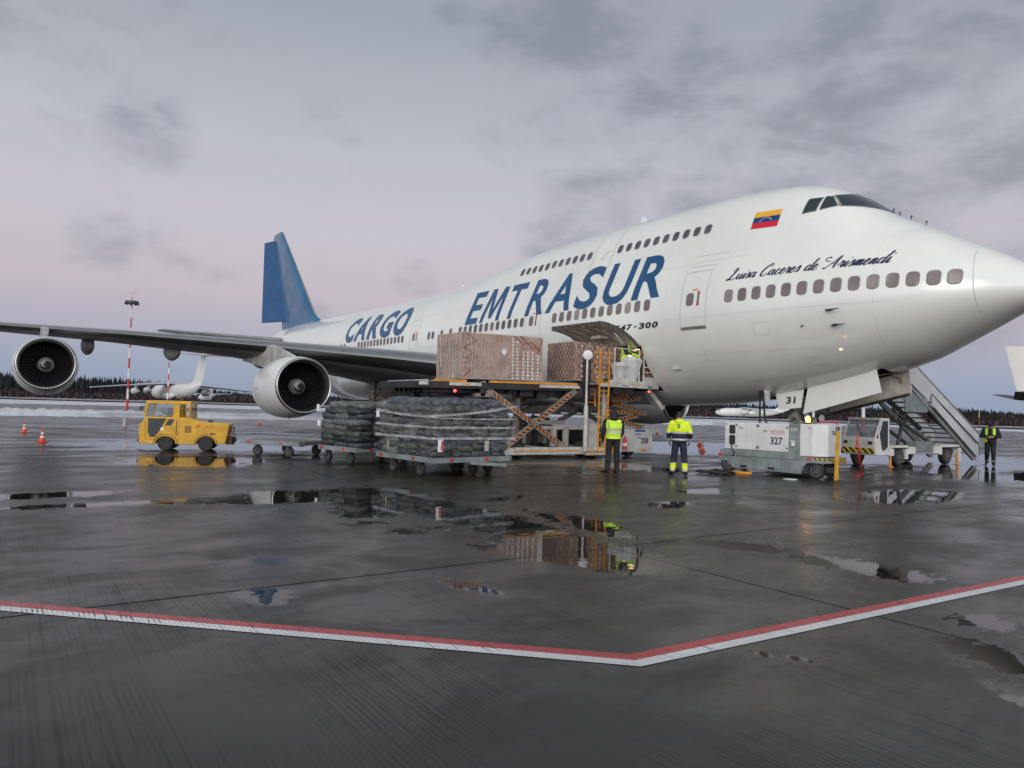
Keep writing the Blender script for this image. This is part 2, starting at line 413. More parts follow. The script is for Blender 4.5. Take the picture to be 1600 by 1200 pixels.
# doors: thin gap lines, window, handle
def door(x0, x1, z0, z1, wx=None, sill=False, name='passenger_door'):
    g = G(); g.mi = 0; strip(g, [(x0, z0), (x0, z1), (x1, z1), (x1, z0), (x0, z0)], .018); g.mi = 1
    if sill: strip(g, [(x0, z0-.05), (x1, z0-.05)], .11)
    d = AB(g, name, [linem, darkline], sharp=0)
    if wx is not None: cabin_window(wx, 5.74, pane1, .14, .2, parent=d)
    h = G(); hx = (wx or x1)+.36
    if wx is not None:
        h.mi = 0; strip(h, [(hx, 5.52), (hx, 5.98)], .09, .014); h.mi = 1; strip(h, [(hx, 5.50), (hx, 5.58)], .10, .02); strip(h, [(hx, 5.92), (hx, 6.0)], .10, .02)
        h.mi = 2; strip(h, [(wx+.05, 6.07), (hx-.06, 6.07)], .05, .014)
        AB(h, 'door_handle', [darkline, redm, mat('orange_stencil', (.7, .25, .08), .5, var=0)], d, sharp=0)
    return d
door(-9.90, -8.80, 4.78, 6.75, -9.5, True); door(-19.25, -18.15, 4.78, 6.75, -18.84); door(-30.95, -29.9, 4.78, 6.75, -30.47)
g = G(); strip(g, [(-15.74, 7.62), (-15.62, 9.43)], .03); strip(g, [(-14.56, 7.62), (-14.42, 9.43)], .03); strip(g, [(-15.74, 7.62), (-14.56, 7.62)], .03)
ud = AB(g, 'upper_deck_door', linem, sharp=0)
g = G(); strip(g, [(-15.1, 8.1), (-14.9, 8.45)], .04); strip(g, [(-14.95, 8.42), (-14.65, 8.42)], .04); strip(g, [(-15.15, 8.15), (-15.05, 8.15)], .05)
AB(g, 'door_handle', mat('faded_pink_stencil', (.6, .42, .38), .5, var=0), ud, sharp=0)
g = G(); strip(g, [(-1.22, 4.47), (-1.14, 4.75), (-1.13, 5.1), (-1.15, 5.6), (-1.2, 6.0), (-1.3, 6.5)], .014); AB(g, 'radome_seam', linem, sharp=0)
seam = mat('skin_seam', (.62, .63, .60), .5, var=0)
for P, wd, m in (([(-9.8, 6.95), (-8.6, 6.93)], .014, linem), ([(-9.7, 7.35), (-8.3, 7.33)], .012, linem), ([(-8.1, 2.9), (-6.2, 3.1)], .012, linem), ([(-3.0, 5.12), (-34., 5.02)], .007, seam), ([(-7.5, 7.1), (-34., 6.92)], .007, seam), ([(-5., 3.9), (-11.8, 3.8)], .007, seam),
                 ([(-15.1, 3.5), (-30, 3.5)], .007, seam), ([(-6.2, 2.95), (-6.3, 8.2)], .007, seam), ([(-10.7, 2.5), (-10.7, 9.3)], .008, seam), ([(-14.2, 4.6), (-14.2, 7.5)], .007, seam), ([(-17.6, 2.6), (-17.6, 9.2)], .008, seam), ([(-22.4, 2.6), (-22.4, 9.0)], .007, seam), ([(-27.4, 3.5), (-27.4, 8.5)], .008, seam), ([(-33.4, 4.6), (-33.4, 8.4)], .008, seam), ([(-3.4, 3.7), (-3.4, 7.2)], .007, seam),
                 ([(-7.0, 4.35), (-7.0, 4.75), (-6.5, 4.75), (-6.5, 4.35), (-7.0, 4.35)], .010, linem), ([(-9.1, 3.6), (-9.1, 3.95), (-8.5, 3.95), (-8.5, 3.6), (-9.1, 3.6)], .010, linem), ([(-5.6, 3.4), (-5.6, 3.62), (-5.2, 3.62), (-5.2, 3.4), (-5.6, 3.4)], .010, linem)):
    g = G(); strip(g, P, wd); AB(g, 'panel_line', m, sharp=0)
# lettering and flag, cut into small faces and laid on the skin
def skin_text(name, body, m, x0, x1, z0, z1, shear=0., **kw):
    b, asp = text_bm(body, **kw)
    for ax, (a, c, st) in enumerate(((x0, x1, .25), (z0, z1, .12))):
        n = int((c-a)/st)
        for k in range(1, n):
            co = [0, 0, 0]; co[ax] = k/n; no = [0, 0, 0]; no[ax] = 1
            bmesh.ops.bisect_plane(b, geom=b.verts[:]+b.edges[:]+b.faces[:], plane_co=co, plane_no=no)
    for v in b.verts: v.co = skinp(x0+(x1-x0)*v.co.x+shear*v.co.y, z0+(z1-z0)*v.co.y, .012)
    g = G(); g.b.free(); g.b = b; return AB(g, name, m, sharp=0, norm=False)
def letter_m():
    b = bmesh.new(); P = [(0, 0), (.10, 1), (.32, 1), (.50, .36), (.70, 1), (.92, 1), (1.0, 0), (.83, 0), (.775, .72), (.57, .10), (.42, .10), (.235, .72), (.165, 0)]
    f = b.faces.new([b.verts.new((x, y, 0)) for x, y in P]); bmesh.ops.triangulate(b, faces=[f]); return b
def letter_m():
    b = bmesh.new(); P = [(0, 0), (.10, 1), (.32, 1), (.50, .36), (.70, 1), (.92, 1), (1.0, 0), (.83, 0), (.775, .72), (.57, .10), (.42, .10), (.235, .72), (.165, 0)]
    f = b.faces.new([b.verts.new((x, y, 0)) for x, y in P]); bmesh.ops.triangulate(b, faces=[f]); return b
def letters(name, spec, m, z0, z1, shear, bold):
    """spec: (letter, left, right) each fitted to its own span"""
    G0 = G()
    for ch, a, c in spec:
        b = letter_m() if ch == 'M' else text_bm(ch, bold=bold)[0]
        n = max(2, int((c-a)/.25)); k2 = int((z1-z0)/.12)
        for ax, N in ((0, n), (1, k2)):
            for k in range(1, N):
                co = [0, 0, 0]; co[ax] = k/N; no = [0, 0, 0]; no[ax] = 1
                bmesh.ops.bisect_plane(b, geom=b.verts[:]+b.edges[:]+b.faces[:], plane_co=co, plane_no=no)
        rnd = ch in 'SCOGU'; lo = z0-(.05 if rnd else 0); hi = z1+(.05 if rnd and ch != 'U' else 0)
        if ch == '-': lo, hi = z0+(z1-z0)*.36, z0+(z1-z0)*.58
        mp = {}
        for v in b.verts: mp[v] = G0.v(skinp(a+(c-a)*v.co.x+shear*v.co.y, lo+(hi-lo)*v.co.y, .012))
        for f in b.faces: G0._f([mp[v] for v in f.verts])
        b.free()
    return AB(G0, name, m, sharp=0, norm=False)
letters('airline_name', [('E', -24.78, -23.66), ('M', -23.38, -21.62), ('T', -21.40, -20.10), ('R', -19.46, -18.12), ('A', -17.9, -16.22), ('S', -15.98, -14.62), ('U', -14.28, -12.78), ('R', -12.46, -10.98)], blue, 6.0, 7.76, .14, .022)
letters('cargo_lettering', [('C', -41.3, -39.75), ('A', -39.6, -37.7), ('R', -37.4, -35.8), ('G', -35.6, -33.85), ('O', -33.6, -31.7)], blue, 6.0, 7.72, .12, .045)
letters('type_lettering', [(c_, -13.30+.335*k+(.06 if c_ == '-' else 0), -13.30+.335*k+(.20 if c_ == '-' else .285)) for k, c_ in enumerate('747-300')], letter, 4.87, 5.09, .08, .045)
GL = {'L': ([[(.25, 1.45), (.15, 1.9), (.5, 2.25), (.62, 1.8), (.38, .9), (.1, .12), (-.22, .0), (-.2, .28), (.2, .22), (.7, -.02), (1.2, .3)]], 1.3),
 'C': ([[(1.0, 1.6), (1.25, 2.0), (1.0, 2.2), (.5, 1.8), (.15, 1.0), (.2, .15), (.7, .0), (1.2, .45)]], 1.3),
 'A': ([[(-.1, 1.25), (-.75, 1.35), (-1.05, 1.75), (-.75, 2.0), (-.35, 1.85)], [(-.45, .15), (-.25, -.02), (.15, .5), (1.0, 2.1)], [(1.0, 2.1), (.95, 1.), (1.0, 0)], [(.25, .8), (1.2, .8)]], 1.45),
 'u': ([[(-.1, .3), (.2, 1), (.12, .3), (.35, 0), (.65, .4), (.82, 1)], [(.82, 1), (.75, .25), (.92, 0), (1.1, .3)]], 1.05),
 'i': ([[(-.1, .3), (.2, 1), (.12, .25), (.3, 0), (.5, .3)], [(.3, 1.45), (.36, 1.62)]], .52),
 's': ([[(-.1, .3), (.35, 1.1), (.5, .5), (.4, .03), (.1, .1)], [(.4, .03), (.72, .3)]], .72),
 'a': ([[(.72, .85), (.4, 1), (.08, .6), (.12, .1), (.45, .1), (.7, .6), (.78, .95)], [(.78, .95), (.7, .2), (.87, 0), (1.05, .3)]], 1.),
 'c': ([[(.62, .8), (.4, 1), (.08, .6), (.14, .1), (.45, 0), (.75, .32)]], .75),
 'e': ([[(-.05, .3), (.45, .62), (.48, .95), (.28, 1), (.06, .55), (.16, .05), (.45, 0), (.75, .32)]], .75),
 'r': ([[(-.1, .3), (.2, 1.1), (.25, .9), (.5, .95), (.42, .3), (.55, 0), (.75, .3)]], .72),
 'd': ([[(.68, .85), (.38, 1), (.08, .6), (.12, .1), (.45, .1), (.68, .6), (1.0, 2.1)], [(1.0, 2.1), (.7, .3), (.86, 0), (1.05, .3)]], 1.02),
 'm': ([[(-.1, .3), (.15, 1), (.08, 0)], [(.1, .2), (.4, 1), (.48, .75), (.42, 0)], [(.44, .2), (.75, 1), (.85, .7), (.8, .15), (.95, 0), (1.12, .3)]], 1.1),
 'n': ([[(-.1, .3), (.15, 1), (.08, 0)], [(.1, .2), (.42, 1), (.52, .7), (.47, .15), (.62, 0), (.8, .3)]], .8), ' ': ([], .62)}
def cr(P, n=6):
    o = []; Q = [P[0]]+P+[P[-1]]
    for i in range(1, len(Q)-2):
        for k in range(n):
            t = k/n; a, b, c, d = Q[i-1], Q[i], Q[i+1], Q[i+2]
            o.append(tuple(.5*(2*b[j]+(c[j]-a[j])*t+(2*a[j]-5*b[j]+4*c[j]-d[j])*t*t+(3*b[j]-a[j]-3*c[j]+d[j])*t**3) for j in (0, 1)))
    o.append(P[-1]); return o
g = G(); adv = 0; strokes = []
for ch in 'Luisa Caceres de  Arismendi':
    st, a = GL[ch]
    for q in st: strokes.append([(adv+x*.92+y*.42, y) for x, y in cr(q)])
    adv += a*1.02
kx = (8.04-2.87)/(adv+.9)
for q in strokes:
    row = []
    for i, (x, y) in enumerate(q):
        a, b = q[min(i+1, len(q)-1)], q[max(i-1, 0)]; dx, dy = a[0]-b[0], a[1]-b[1]; L = math.hypot(dx, dy) or 1
        wd = .045+.085*max(0, -dy/L)+.02*abs(dy/L); X = -8.04+x*kx; z = 6.245+y*.176; ex, ez = -dy/L*wd*.2, dx/L*wd*.2
        row.append((g.v(skinp(X+ex, z+ez, .014)), g.v(skinp(X-ex, z-ez, .014))))
    for (a, b), (c, d) in zip(row, row[1:]): g._f([a, b, d, c])
AB(g, 'aircraft_name_script', navyl, sharp=0)
g = G()
fy, fb, fr_ = mat('flag_yellow', (226, 168, 40), .4, var=0), mat('flag_blue', (22, 52, 110), .4, var=0), mat('flag_red', (200, 22, 44), .4, var=0)
N = 9
for i in range(N):
    for j in range(N):
        q = []
        for a, b in ((i, j), (i+1, j), (i+1, j+1), (i, j+1)):
            u, v = a/N, b/N; q.append(g.v(skinp(-7.78+.97*u+.0*v, 8.06+.62*v-.05*u, .012)))
        g.mi = 2 if j < 3 else (1 if j < 6 else 0); g._f(q)
g.mi = 3
for k in range(8):
    a = math.radians(180-20-140*k/7); cx, cz = -7.30+.21*math.cos(a), 8.235+.17*math.sin(a); P = []
    for q in range(10): rr_ = .028 if q % 2 == 0 else .012; P.append(skinp(cx+rr_*math.sin(q*PI/5), cz+rr_*math.cos(q*PI/5), .018))
    g.poly(P)
AB(g, 'flag_marking', [fy, fb, fr_, white], sharp=0)
# flight deck windows, on both sides
def ckpane(P, side, m=glass, off=.014, name='cockpit_window'):
    g = G(); n = 5
    for i in range(n):
        for j in range(n):
            q = []
            for a, b in ((i, j), (i+1, j), (i+1, j+1), (i, j+1)):
                u, v = a/n, b/n; x = (P[0][0]*(1-u)+P[1][0]*u)*(1-v)+(P[3][0]*(1-u)+P[2][0]*u)*v; z = (P[0][1]*(1-u)+P[1][1]*u)*(1-v)+(P[3][1]*(1-u)+P[2][1]*u)*v
                q.append(g.v(skinp(x, z, off, side)))
            g._f(q, True)
    bmesh.ops.remove_doubles(g.b, verts=g.b.verts, dist=.0005); return AB(g, name, m, sharp=0)
for side in (-1, 1):
    for P in ([(-6.06, 8.33), (-5.67, 8.36), (-5.66, 8.84), (-6.02, 8.83)], [(-5.55, 8.38), (-5.13, 8.47), (-5.43, 8.87), (-5.58, 8.87)]):
        c = (sum(p[0] for p in P)/4, sum(p[1] for p in P)/4); F = [(c[0]+(p[0]-c[0])*1.14, c[1]+(p[1]-c[1])*1.12) for p in P]
        fr = ckpane(F, side, ringm, .008, 'cockpit_window_frame'); ckpane(P, side)
# the wrapped front windshields are laid out by angle so that they meet at the centre post
def windshield(side):
    for nm, m, off, e in (('cockpit_window_frame', ringm, .010, .035), ('cockpit_window', glass, .018, 0.)):
        g = G(); n = 8; rows = []
        B0, B1, T0, T1 = Vector((-5.03, 1.30, 8.45)), Vector((-4.12, .06, 8.32)), Vector((-5.38, 1.03, 8.90)), Vector((-5.02, .06, 9.03))
        for j in range(n+1):
            v = (j/n-.5)*(1+e*4)+.5; r = []
            for i in range(n+1):
                u = (i/n-.5)*(1+e*2)+.5; q = B0.lerp(B1, u).lerp(T0.lerp(T1, u), v)
                # push on to the skin along X at fixed y, z
                lo, hi = 2.5, 7.5
                for _ in range(18):
                    mdd = (lo+hi)/2
                    if hwz(mdd, q.z) > abs(q.y): hi = mdd
                    else: lo = mdd
                x = -hi; r.append(g.v((x+off*1.0, side*abs(q.y), q.z+off*.8)))
            rows.append(r)
        for a, b in zip(rows, rows[1:]): g.skin(a, b, True, False)
        AB(g, nm, m, sharp=0)
windshield(-1); windshield(1)
g = G()
for X, z, L in ((-4.55, 4.97, .36), (-4.45, 4.55, .36)):
    p = skinp(X, z, 0); n = skinp(X, z, 1)-p; g.bar(p, p+n*.13, .10, .03); q = p+n*.13; g.tube([q+Vector((-.08, 0, 0)), q+Vector((.06, 0, 0)), q+Vector((L, -.02, .015))], [.03, .03, .008])
p = skinp(-5.46, 4.53, 0); g.bar(p, p+Vector((.12, -.06, .02)), .02, .03)
AB(g, 'pitot_probe', dark)
g = G()
for s_, z in ((4.05, .10), (3.85, .09), (3.5, .1), (3.05, .09)): zt = stat(s_)[1]; g.tube([(-s_, 0, zt-.02), (-s_-.02, 0, zt+z)], [.02, .012]); g.ell((-s_, 0, zt+z), (.035, .025, .03), 8, 6)
AB(g, 'nose_probe', dark)
g = G()
for X in (-14.8, -30.2): zt = stat(-X)[1]; g.prism([(X, zt-.03), (X-.42, zt-.03), (X-.36, zt+.34), (X-.16, zt+.36)], 1, -.025, .025)
AB(g, 'blade_antenna', white)
# open hold door: a curved panel hinged along the top of the opening
def hold_door():
    zc, r = 5.30, 3.24; a0 = math.asin((HZ1-zc)/r); a1 = math.asin((HZ0-zc)/r)
    hin = Vector((0, -math.cos(a0)*r-.02, HZ1+.02)); P = []
    rot = math.radians(148)
    for t, rad in [(k/10, r) for k in range(11)] + [(k/10, r-.17) for k in range(10, -1, -1)]:
        a = a0+(a1-a0)*t; y, z = -math.cos(a)*rad, zc+math.sin(a)*rad; d = Vector((0, y, z))-hin
        c, s = math.cos(-rot), math.sin(-rot); P.append((hin.y+d.y*c-d.z*s, hin.z+d.y*s+d.z*c))
    return P
P = hold_door(); g = G(); P_out, P_in = P[:11], P[11:][::-1]
for i in range(10):
    for x0, x1, a, m in ((HX0+.05, HX1-.05, P_out, 0), (HX0+.05, HX1-.05, P_in, 1)):
        g.mi = m; g.poly([(x0, *a[i]), (x1, *a[i]), (x1, *a[i+1]), (x0, *a[i+1])], True)
g.mi = 2
for x in (HX0+.05, HX1-.05):
    for i in range(10): g.poly([(x, *P_out[i]), (x, *P_out[i+1]), (x, *P_in[i+1]), (x, *P_in[i])])
g.poly([(HX0+.05, *P_out[-1]), (HX1-.05, *P_out[-1]), (HX1-.05, *P_in[-1]), (HX0+.05, *P_in[-1])])
hd = AB(g, 'hold_door', [white, doorin, mat('door_edge_grime', (.09, .075, .06), .6, var=.5, vs=8)], norm=False)
g = G()
for k in (.18, .38, .6, .8):
    x = HX0+(HX1-HX0)*k; pts = [(x, P_in[i][0], P_in[i][1]-.035) for i in range(1, 10)]; g.tube(pts, .03, 6)
g.box(HX0+1.6, HX0+2.1, P_in[5][0]-.25, P_in[5][0]+.2, P_in[5][1]-.16, P_in[5][1]-.05)
AB(g, 'door_rib', doorin, hd)
g = G()
for x in (HX0+.25, HX1-.22): g.tube([(x, -2.75, HZ0+.9), (x, P_in[6][0], P_in[6][1]-.03)], .028, 8)
AB(g, 'door_actuator', steel, hd)
g = G(); g.box(HX1-.62, HX1-.38, -2.9, -2.75, HZ1-.16, HZ1-.1); AB(g, 'hold_lamp', mat('lit_hold_lamp', (1, .8, .5), .4, var=0, emit=2.5, ecol=(1, .72, .35)), plane)
# red-brown jamb along the forward edge of the opening
g = G(); row = []
for k in range(13):
    z = HZ0-.04+(HZ1-HZ0+.08)*k/12; y = hwz(-HX1, z); row.append((g.v((HX1-.015, -y-.01, z)), g.v((HX1-.015, -y+.34, z))))
for a, b in zip(row, row[1:]): g._f([a[0], a[1], b[1], b[0]])
row = []
for k in range(9): x = HX1-.015-(HX1-HX0)*k/8; y = hwz(-x, HZ0+.012); row.append((g.v((x, -y-.01, HZ0+.012)), g.v((x, -y+.5, HZ0+.012))))
for a, b in zip(row, row[1:]): g._f([a[0], a[1], b[1], b[0]])
AB(g, 'hold_jamb', mat('orange_red_jamb', (.26, .075, .02), .5, var=.4, vs=3), sharp=0)
g = G(); 
for zz in (2.75, 3.0, 3.25): g.box(HX0+.03, HX1-.03, -.9, .9, zz-1.0+.9, zz-1.0+.92)
AB(g, 'hold_floor_roller', steel)
# nose gear doors
def vdoor(name, P, y, th, m, lab=None):
    g = G(); g.prism(P, 1, y-th/2, y+th/2); o = AB(g, name, m); 
    if lab: o['label'] = lab
    return o
vdoor('nose_gear_door', [(-6.60, 1.84), (-3.97, 2.56), (-4.16, 3.40), (-6.42, 2.84)], -.75, .05, white)
pd = vdoor('nose_gear_door', [(-6.60, 1.84), (-3.80, 2.56), (-3.90, 3.42), (-6.42, 2.84)], .75, .05, doorin, 'far side nose gear door showing its grey inner face')
g = G(); g.poly([(-6.60, .70, 1.80), (-3.80, .70, 2.52), (-3.80, .50, 2.52), (-6.60, .45, 1.80)]); g.poly([(-6.6, .5, 1.82), (-3.8, .5, 2.54), (-3.8, .72, 2.62), (-6.6, .72, 1.92)]); AB(g, 'door_edge', mat('rusty_brown_edge', (.06, .035, .025), .6, var=.4))
ad_ = vdoor('nose_gear_door', [(-7.52, 1.96), (-6.70, 2.05), (-6.60, 2.66), (-7.68, 2.52)], -.75, .045, white, 'small rear nose gear door with the number 31')
flat_text('number', '31', letter, ad_, (0, 0, 0), (1, 0, 0), (0, 0, 1), .1, .1)
o = ad_.children[0]; bpy.data.objects.remove(o)
b, _ = text_bm('31', bold=.03); gg = G(); gg.b.free(); gg.b = b
for v in b.verts: x = -7.26+.36*v.co.x+.02*v.co.y; v.co = (x, -.78, 2.17+.02*v.co.x+.24*v.co.y)
gg.build('number', letter, ad_, world=True, sharp=0, norm=False)
vdoor('nose_gear_door', [(-7.52, 1.96), (-6.70, 2.05), (-6.60, 2.66), (-7.68, 2.52)], .75, .045, doorin)
g = G(); g.tube([(-4.3, -.72, 3.25), (-4.4, -.2, 3.5)], .02, 6); g.tube([(-4.15, .72, 3.05), (-4.5, .1, 3.5)], .03, 6); g.ell((-4.12, .7, 2.98), (.07, .05, .07), 8, 6); g.tube([(-3.95, .7, 3.3), (-4.6, -.1, 3.1)], .018, 6)
AB(g, 'gear_door_rod', mat('gear_rod_buff', (.35, .26, .17), .5, var=.3))
def wheel(g, c, r, wd, ax=(0, 1, 0), n=28, hub=.55):
    g.mi = 0; g.lathe([(-wd/2, r*.6), (-wd/2, r*.88), (-wd*.36, r*.98), (0, r), (wd*.36, r*.98), (wd/2, r*.88), (wd/2, r*.6)], c, ax, n)
    g.mi = 1; g.lathe([(-wd*.42, 0.01), (-wd*.52, r*.2), (-wd*.44, r*.3), (-wd*.51, r*hub), (wd*.51, r*hub), (wd*.44, r*.3), (wd*.52, r*.2), (wd*.42, .01)], c, ax, n)
ng = G(); ng.mi = 0; ng.tube([(-7.35, 0, 3.2), (-7.45, 0, 1.5)], .16, 14); ng.mi = 1; ng.tube([(-7.45, 0, 1.5), (-7.5, 0, .63)], .10, 14); ng.mi = 0
ng.tube([(-7.4, 0, 1.9), (-6.3, 0, 2.9)], .08, 10); ng.tube([(-7.4, -.3, 1.7), (-7.4, .3, 1.7)], .09, 10); ng.box(-7.2, -6.75, -.25, .25, 1.35, 1.75); ng.tube([(-7.3, .05, 1.2), (-6.9, 0, 1.0), (-7.35, 0, .7)], .05, 8)
ngo = AB(ng, 'nose_gear', [mat('gear_leg_grey', (.28, .28, .24), .5, var=.4, vs=5), chrome])
for y in (-.46, .46): g = G(); wheel(g, (-7.5, y, .62), .62, .46); AB(g, 'wheel', [rubber, hubm], ngo)
for y in (-.42, .42):
    g = G(); g.mi = 0; g.lathe([(-.1, .12), (.0, .16), (.06, .16)], (-6.72, y, 1.72), (1, -.25, 0), 20); g.mi = 1; g.lathe([(.055, .02), (.062, .13)], (-6.72, y, 1.72), (1, -.25, 0), 20)
    AB(g, 'taxi_light', [dark, mat('lamp_glass', (.5, .5, .5), .1, var=0)], ngo)
# main gear
for (X, y) in ((-30.6, -5.6), (-30.6, 5.6), (-33.7, -1.9), (-33.7, 1.9)):
    g = G(); g.mi = 0; g.tube([(X, y, 3.4), (X, y, 1.6)], .22, 14); g.mi = 1; g.tube([(X, y, 1.6), (X, y, .7)], .15, 14); g.mi = 0
    g.bar((X-.75, y, .62), (X+.75, y, .62), .22, .28); g.tube([(X, y, 1.7), (X+.2, y*.55, 3.2)], .1, 8); g.tube([(X, y, 1.8), (X+1.4, y, 3.1)], .09, 8); g.tube([(X+.3, y, 1.4), (X+.1, y, .8)], .06, 8)
    mg = AB(g, 'main_gear', [MATS['gear_leg_grey'], chrome])
    for dx in (-.74, .74):
        for dy in (-.56, .56): g = G(); wheel(g, (X+dx, y+dy, .62), .62, .46); AB(g, 'wheel', [rubber, hubm], mg)
    if abs(y) > 3: continue
    g = G(); sy = -1 if y < 0 else 1
    g.prism([(X-1.2, 2.3), (X+1.1, 2.3), (X+1.0, 1.35), (X-1.1, 1.35)], 1, y-sy*.9, y-sy*.86)
    AB(g, 'gear_door', doorin, mg)
g = G(); g.tube([(-27.6, -5.4, 3.9), (-27.9, -5.6, 1.5)], .05, 8); g.tube([(-27.6, -5.4, 3.4), (-29.9, -3.0, 2.2)], .09, 8); g.tube([(-28.2, -4.6, 1.7), (-30.3, -2.3, 3.2)], .1, 8); g.tube([(-27.7, -4.2, 3.3), (-28.0, -2.9, 1.7)], .07, 8)
AB(g, 'gear_brace', dark)
# wing to body fairing
g = G(); rings = []
for s_, k in ((19.5, .02), (20.5, .45), (22.5, .8), (25, .96), (28, 1.), (36, 1.), (39, .8), (42, .4), (44, .02)):
    r_ = []
    for i in range(33):
        a = PI*i/32; y = -math.cos(a); zz = -abs(math.sin(a))**.7; r_.append((-s_, y*(3.0+.72*k), 4.0+zz*(1.9+.28*k)-.0))
    rings.append(r_)
g.loft(rings); AB(g, 'wing_body_fairing', white, sharp=0)
# ---- wings
def foil(n=12):
    up, lo = [], []
    for i in range(n+1):
        x = .5*(1-math.cos(PI*i/n)); t = 5*(.2969*math.sqrt(x)-.126*x-.3516*x*x+.2843*x**3-.1015*x**4); c = .02*4*x*(1-x); up.append((x, c+t)); lo.append((x, c-t))
    return up+lo[-2:0:-1]
FO = foil()
WS = [(0, 18.4, 17.6, .125, 3.25, 2.0), (3.2, 21.2, 15.0, .125, 3.52, 2.0), (7, 24.6, 12.2, .115, 3.98, 1.4), (12.2, 29.2, 8.9, .10, 4.50, .6), (18, 34.33, 7.0, .088, 4.98, -.2), (24, 39.64, 5.4, .085, 5.38, -1.), (29.4, 44.42, 4.15, .085, 5.75, -2.), (29.75, 45.1, 3.2, .05, 5.80, -2.)]
def wing(side):
    """leading edge skin in bare metal, the rest in grey paint"""
    g = G(); R = []
    for y, le, ch, th, z, tw in WS:
        a = math.radians(tw); r_ = []
        for x, t in FO:
            dx, dz = (x)*ch, t*th*ch; r_.append((-(le+dx*math.cos(a)+dz*math.sin(a)), side*y, z-dx*math.sin(a)*.9+dz*math.cos(a)))
        R.append([g.v(q) for q in r_])
    n = len(FO)
    for p, q in zip(R, R[1:]):
        for i in range(n):
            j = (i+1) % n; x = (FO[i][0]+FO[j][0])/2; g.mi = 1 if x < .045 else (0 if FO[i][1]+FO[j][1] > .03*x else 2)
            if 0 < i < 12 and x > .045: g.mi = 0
            g._f([p[i], p[j], q[j], q[i]], True)
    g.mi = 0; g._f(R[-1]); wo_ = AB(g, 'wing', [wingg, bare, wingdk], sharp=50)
    # flap track fairings
    for y, le in ((7.2, 34.0), (10.2, 34.4), (15.0, 35.4), (19.0, 37.9)):
        z = 3.72+.045*y; g = G(); rg = []
        for k in range(15):
            t = k/14; r = .46*math.sin(PI*min(1, t*1.0))**.55*(1 if t < .5 else 1-.3*(t-.5)*2) if 0 < t < 1 else .03
            rg.append([(-(le+t*4.6), side*y+r*.72*math.cos(2*PI*i/14), z-.10+.22*t+r*1.15*math.sin(2*PI*i/14)*(1 if math.sin(2*PI*i/14) < 0 else 1.25)) for i in range(14)])
        g.loft(rg); AB(g, 'flap_track_fairing', pylonm if abs(y-15) > 1 else pylonm, wo_, sharp=0)
    return wo_
wing(-1); wing(1)
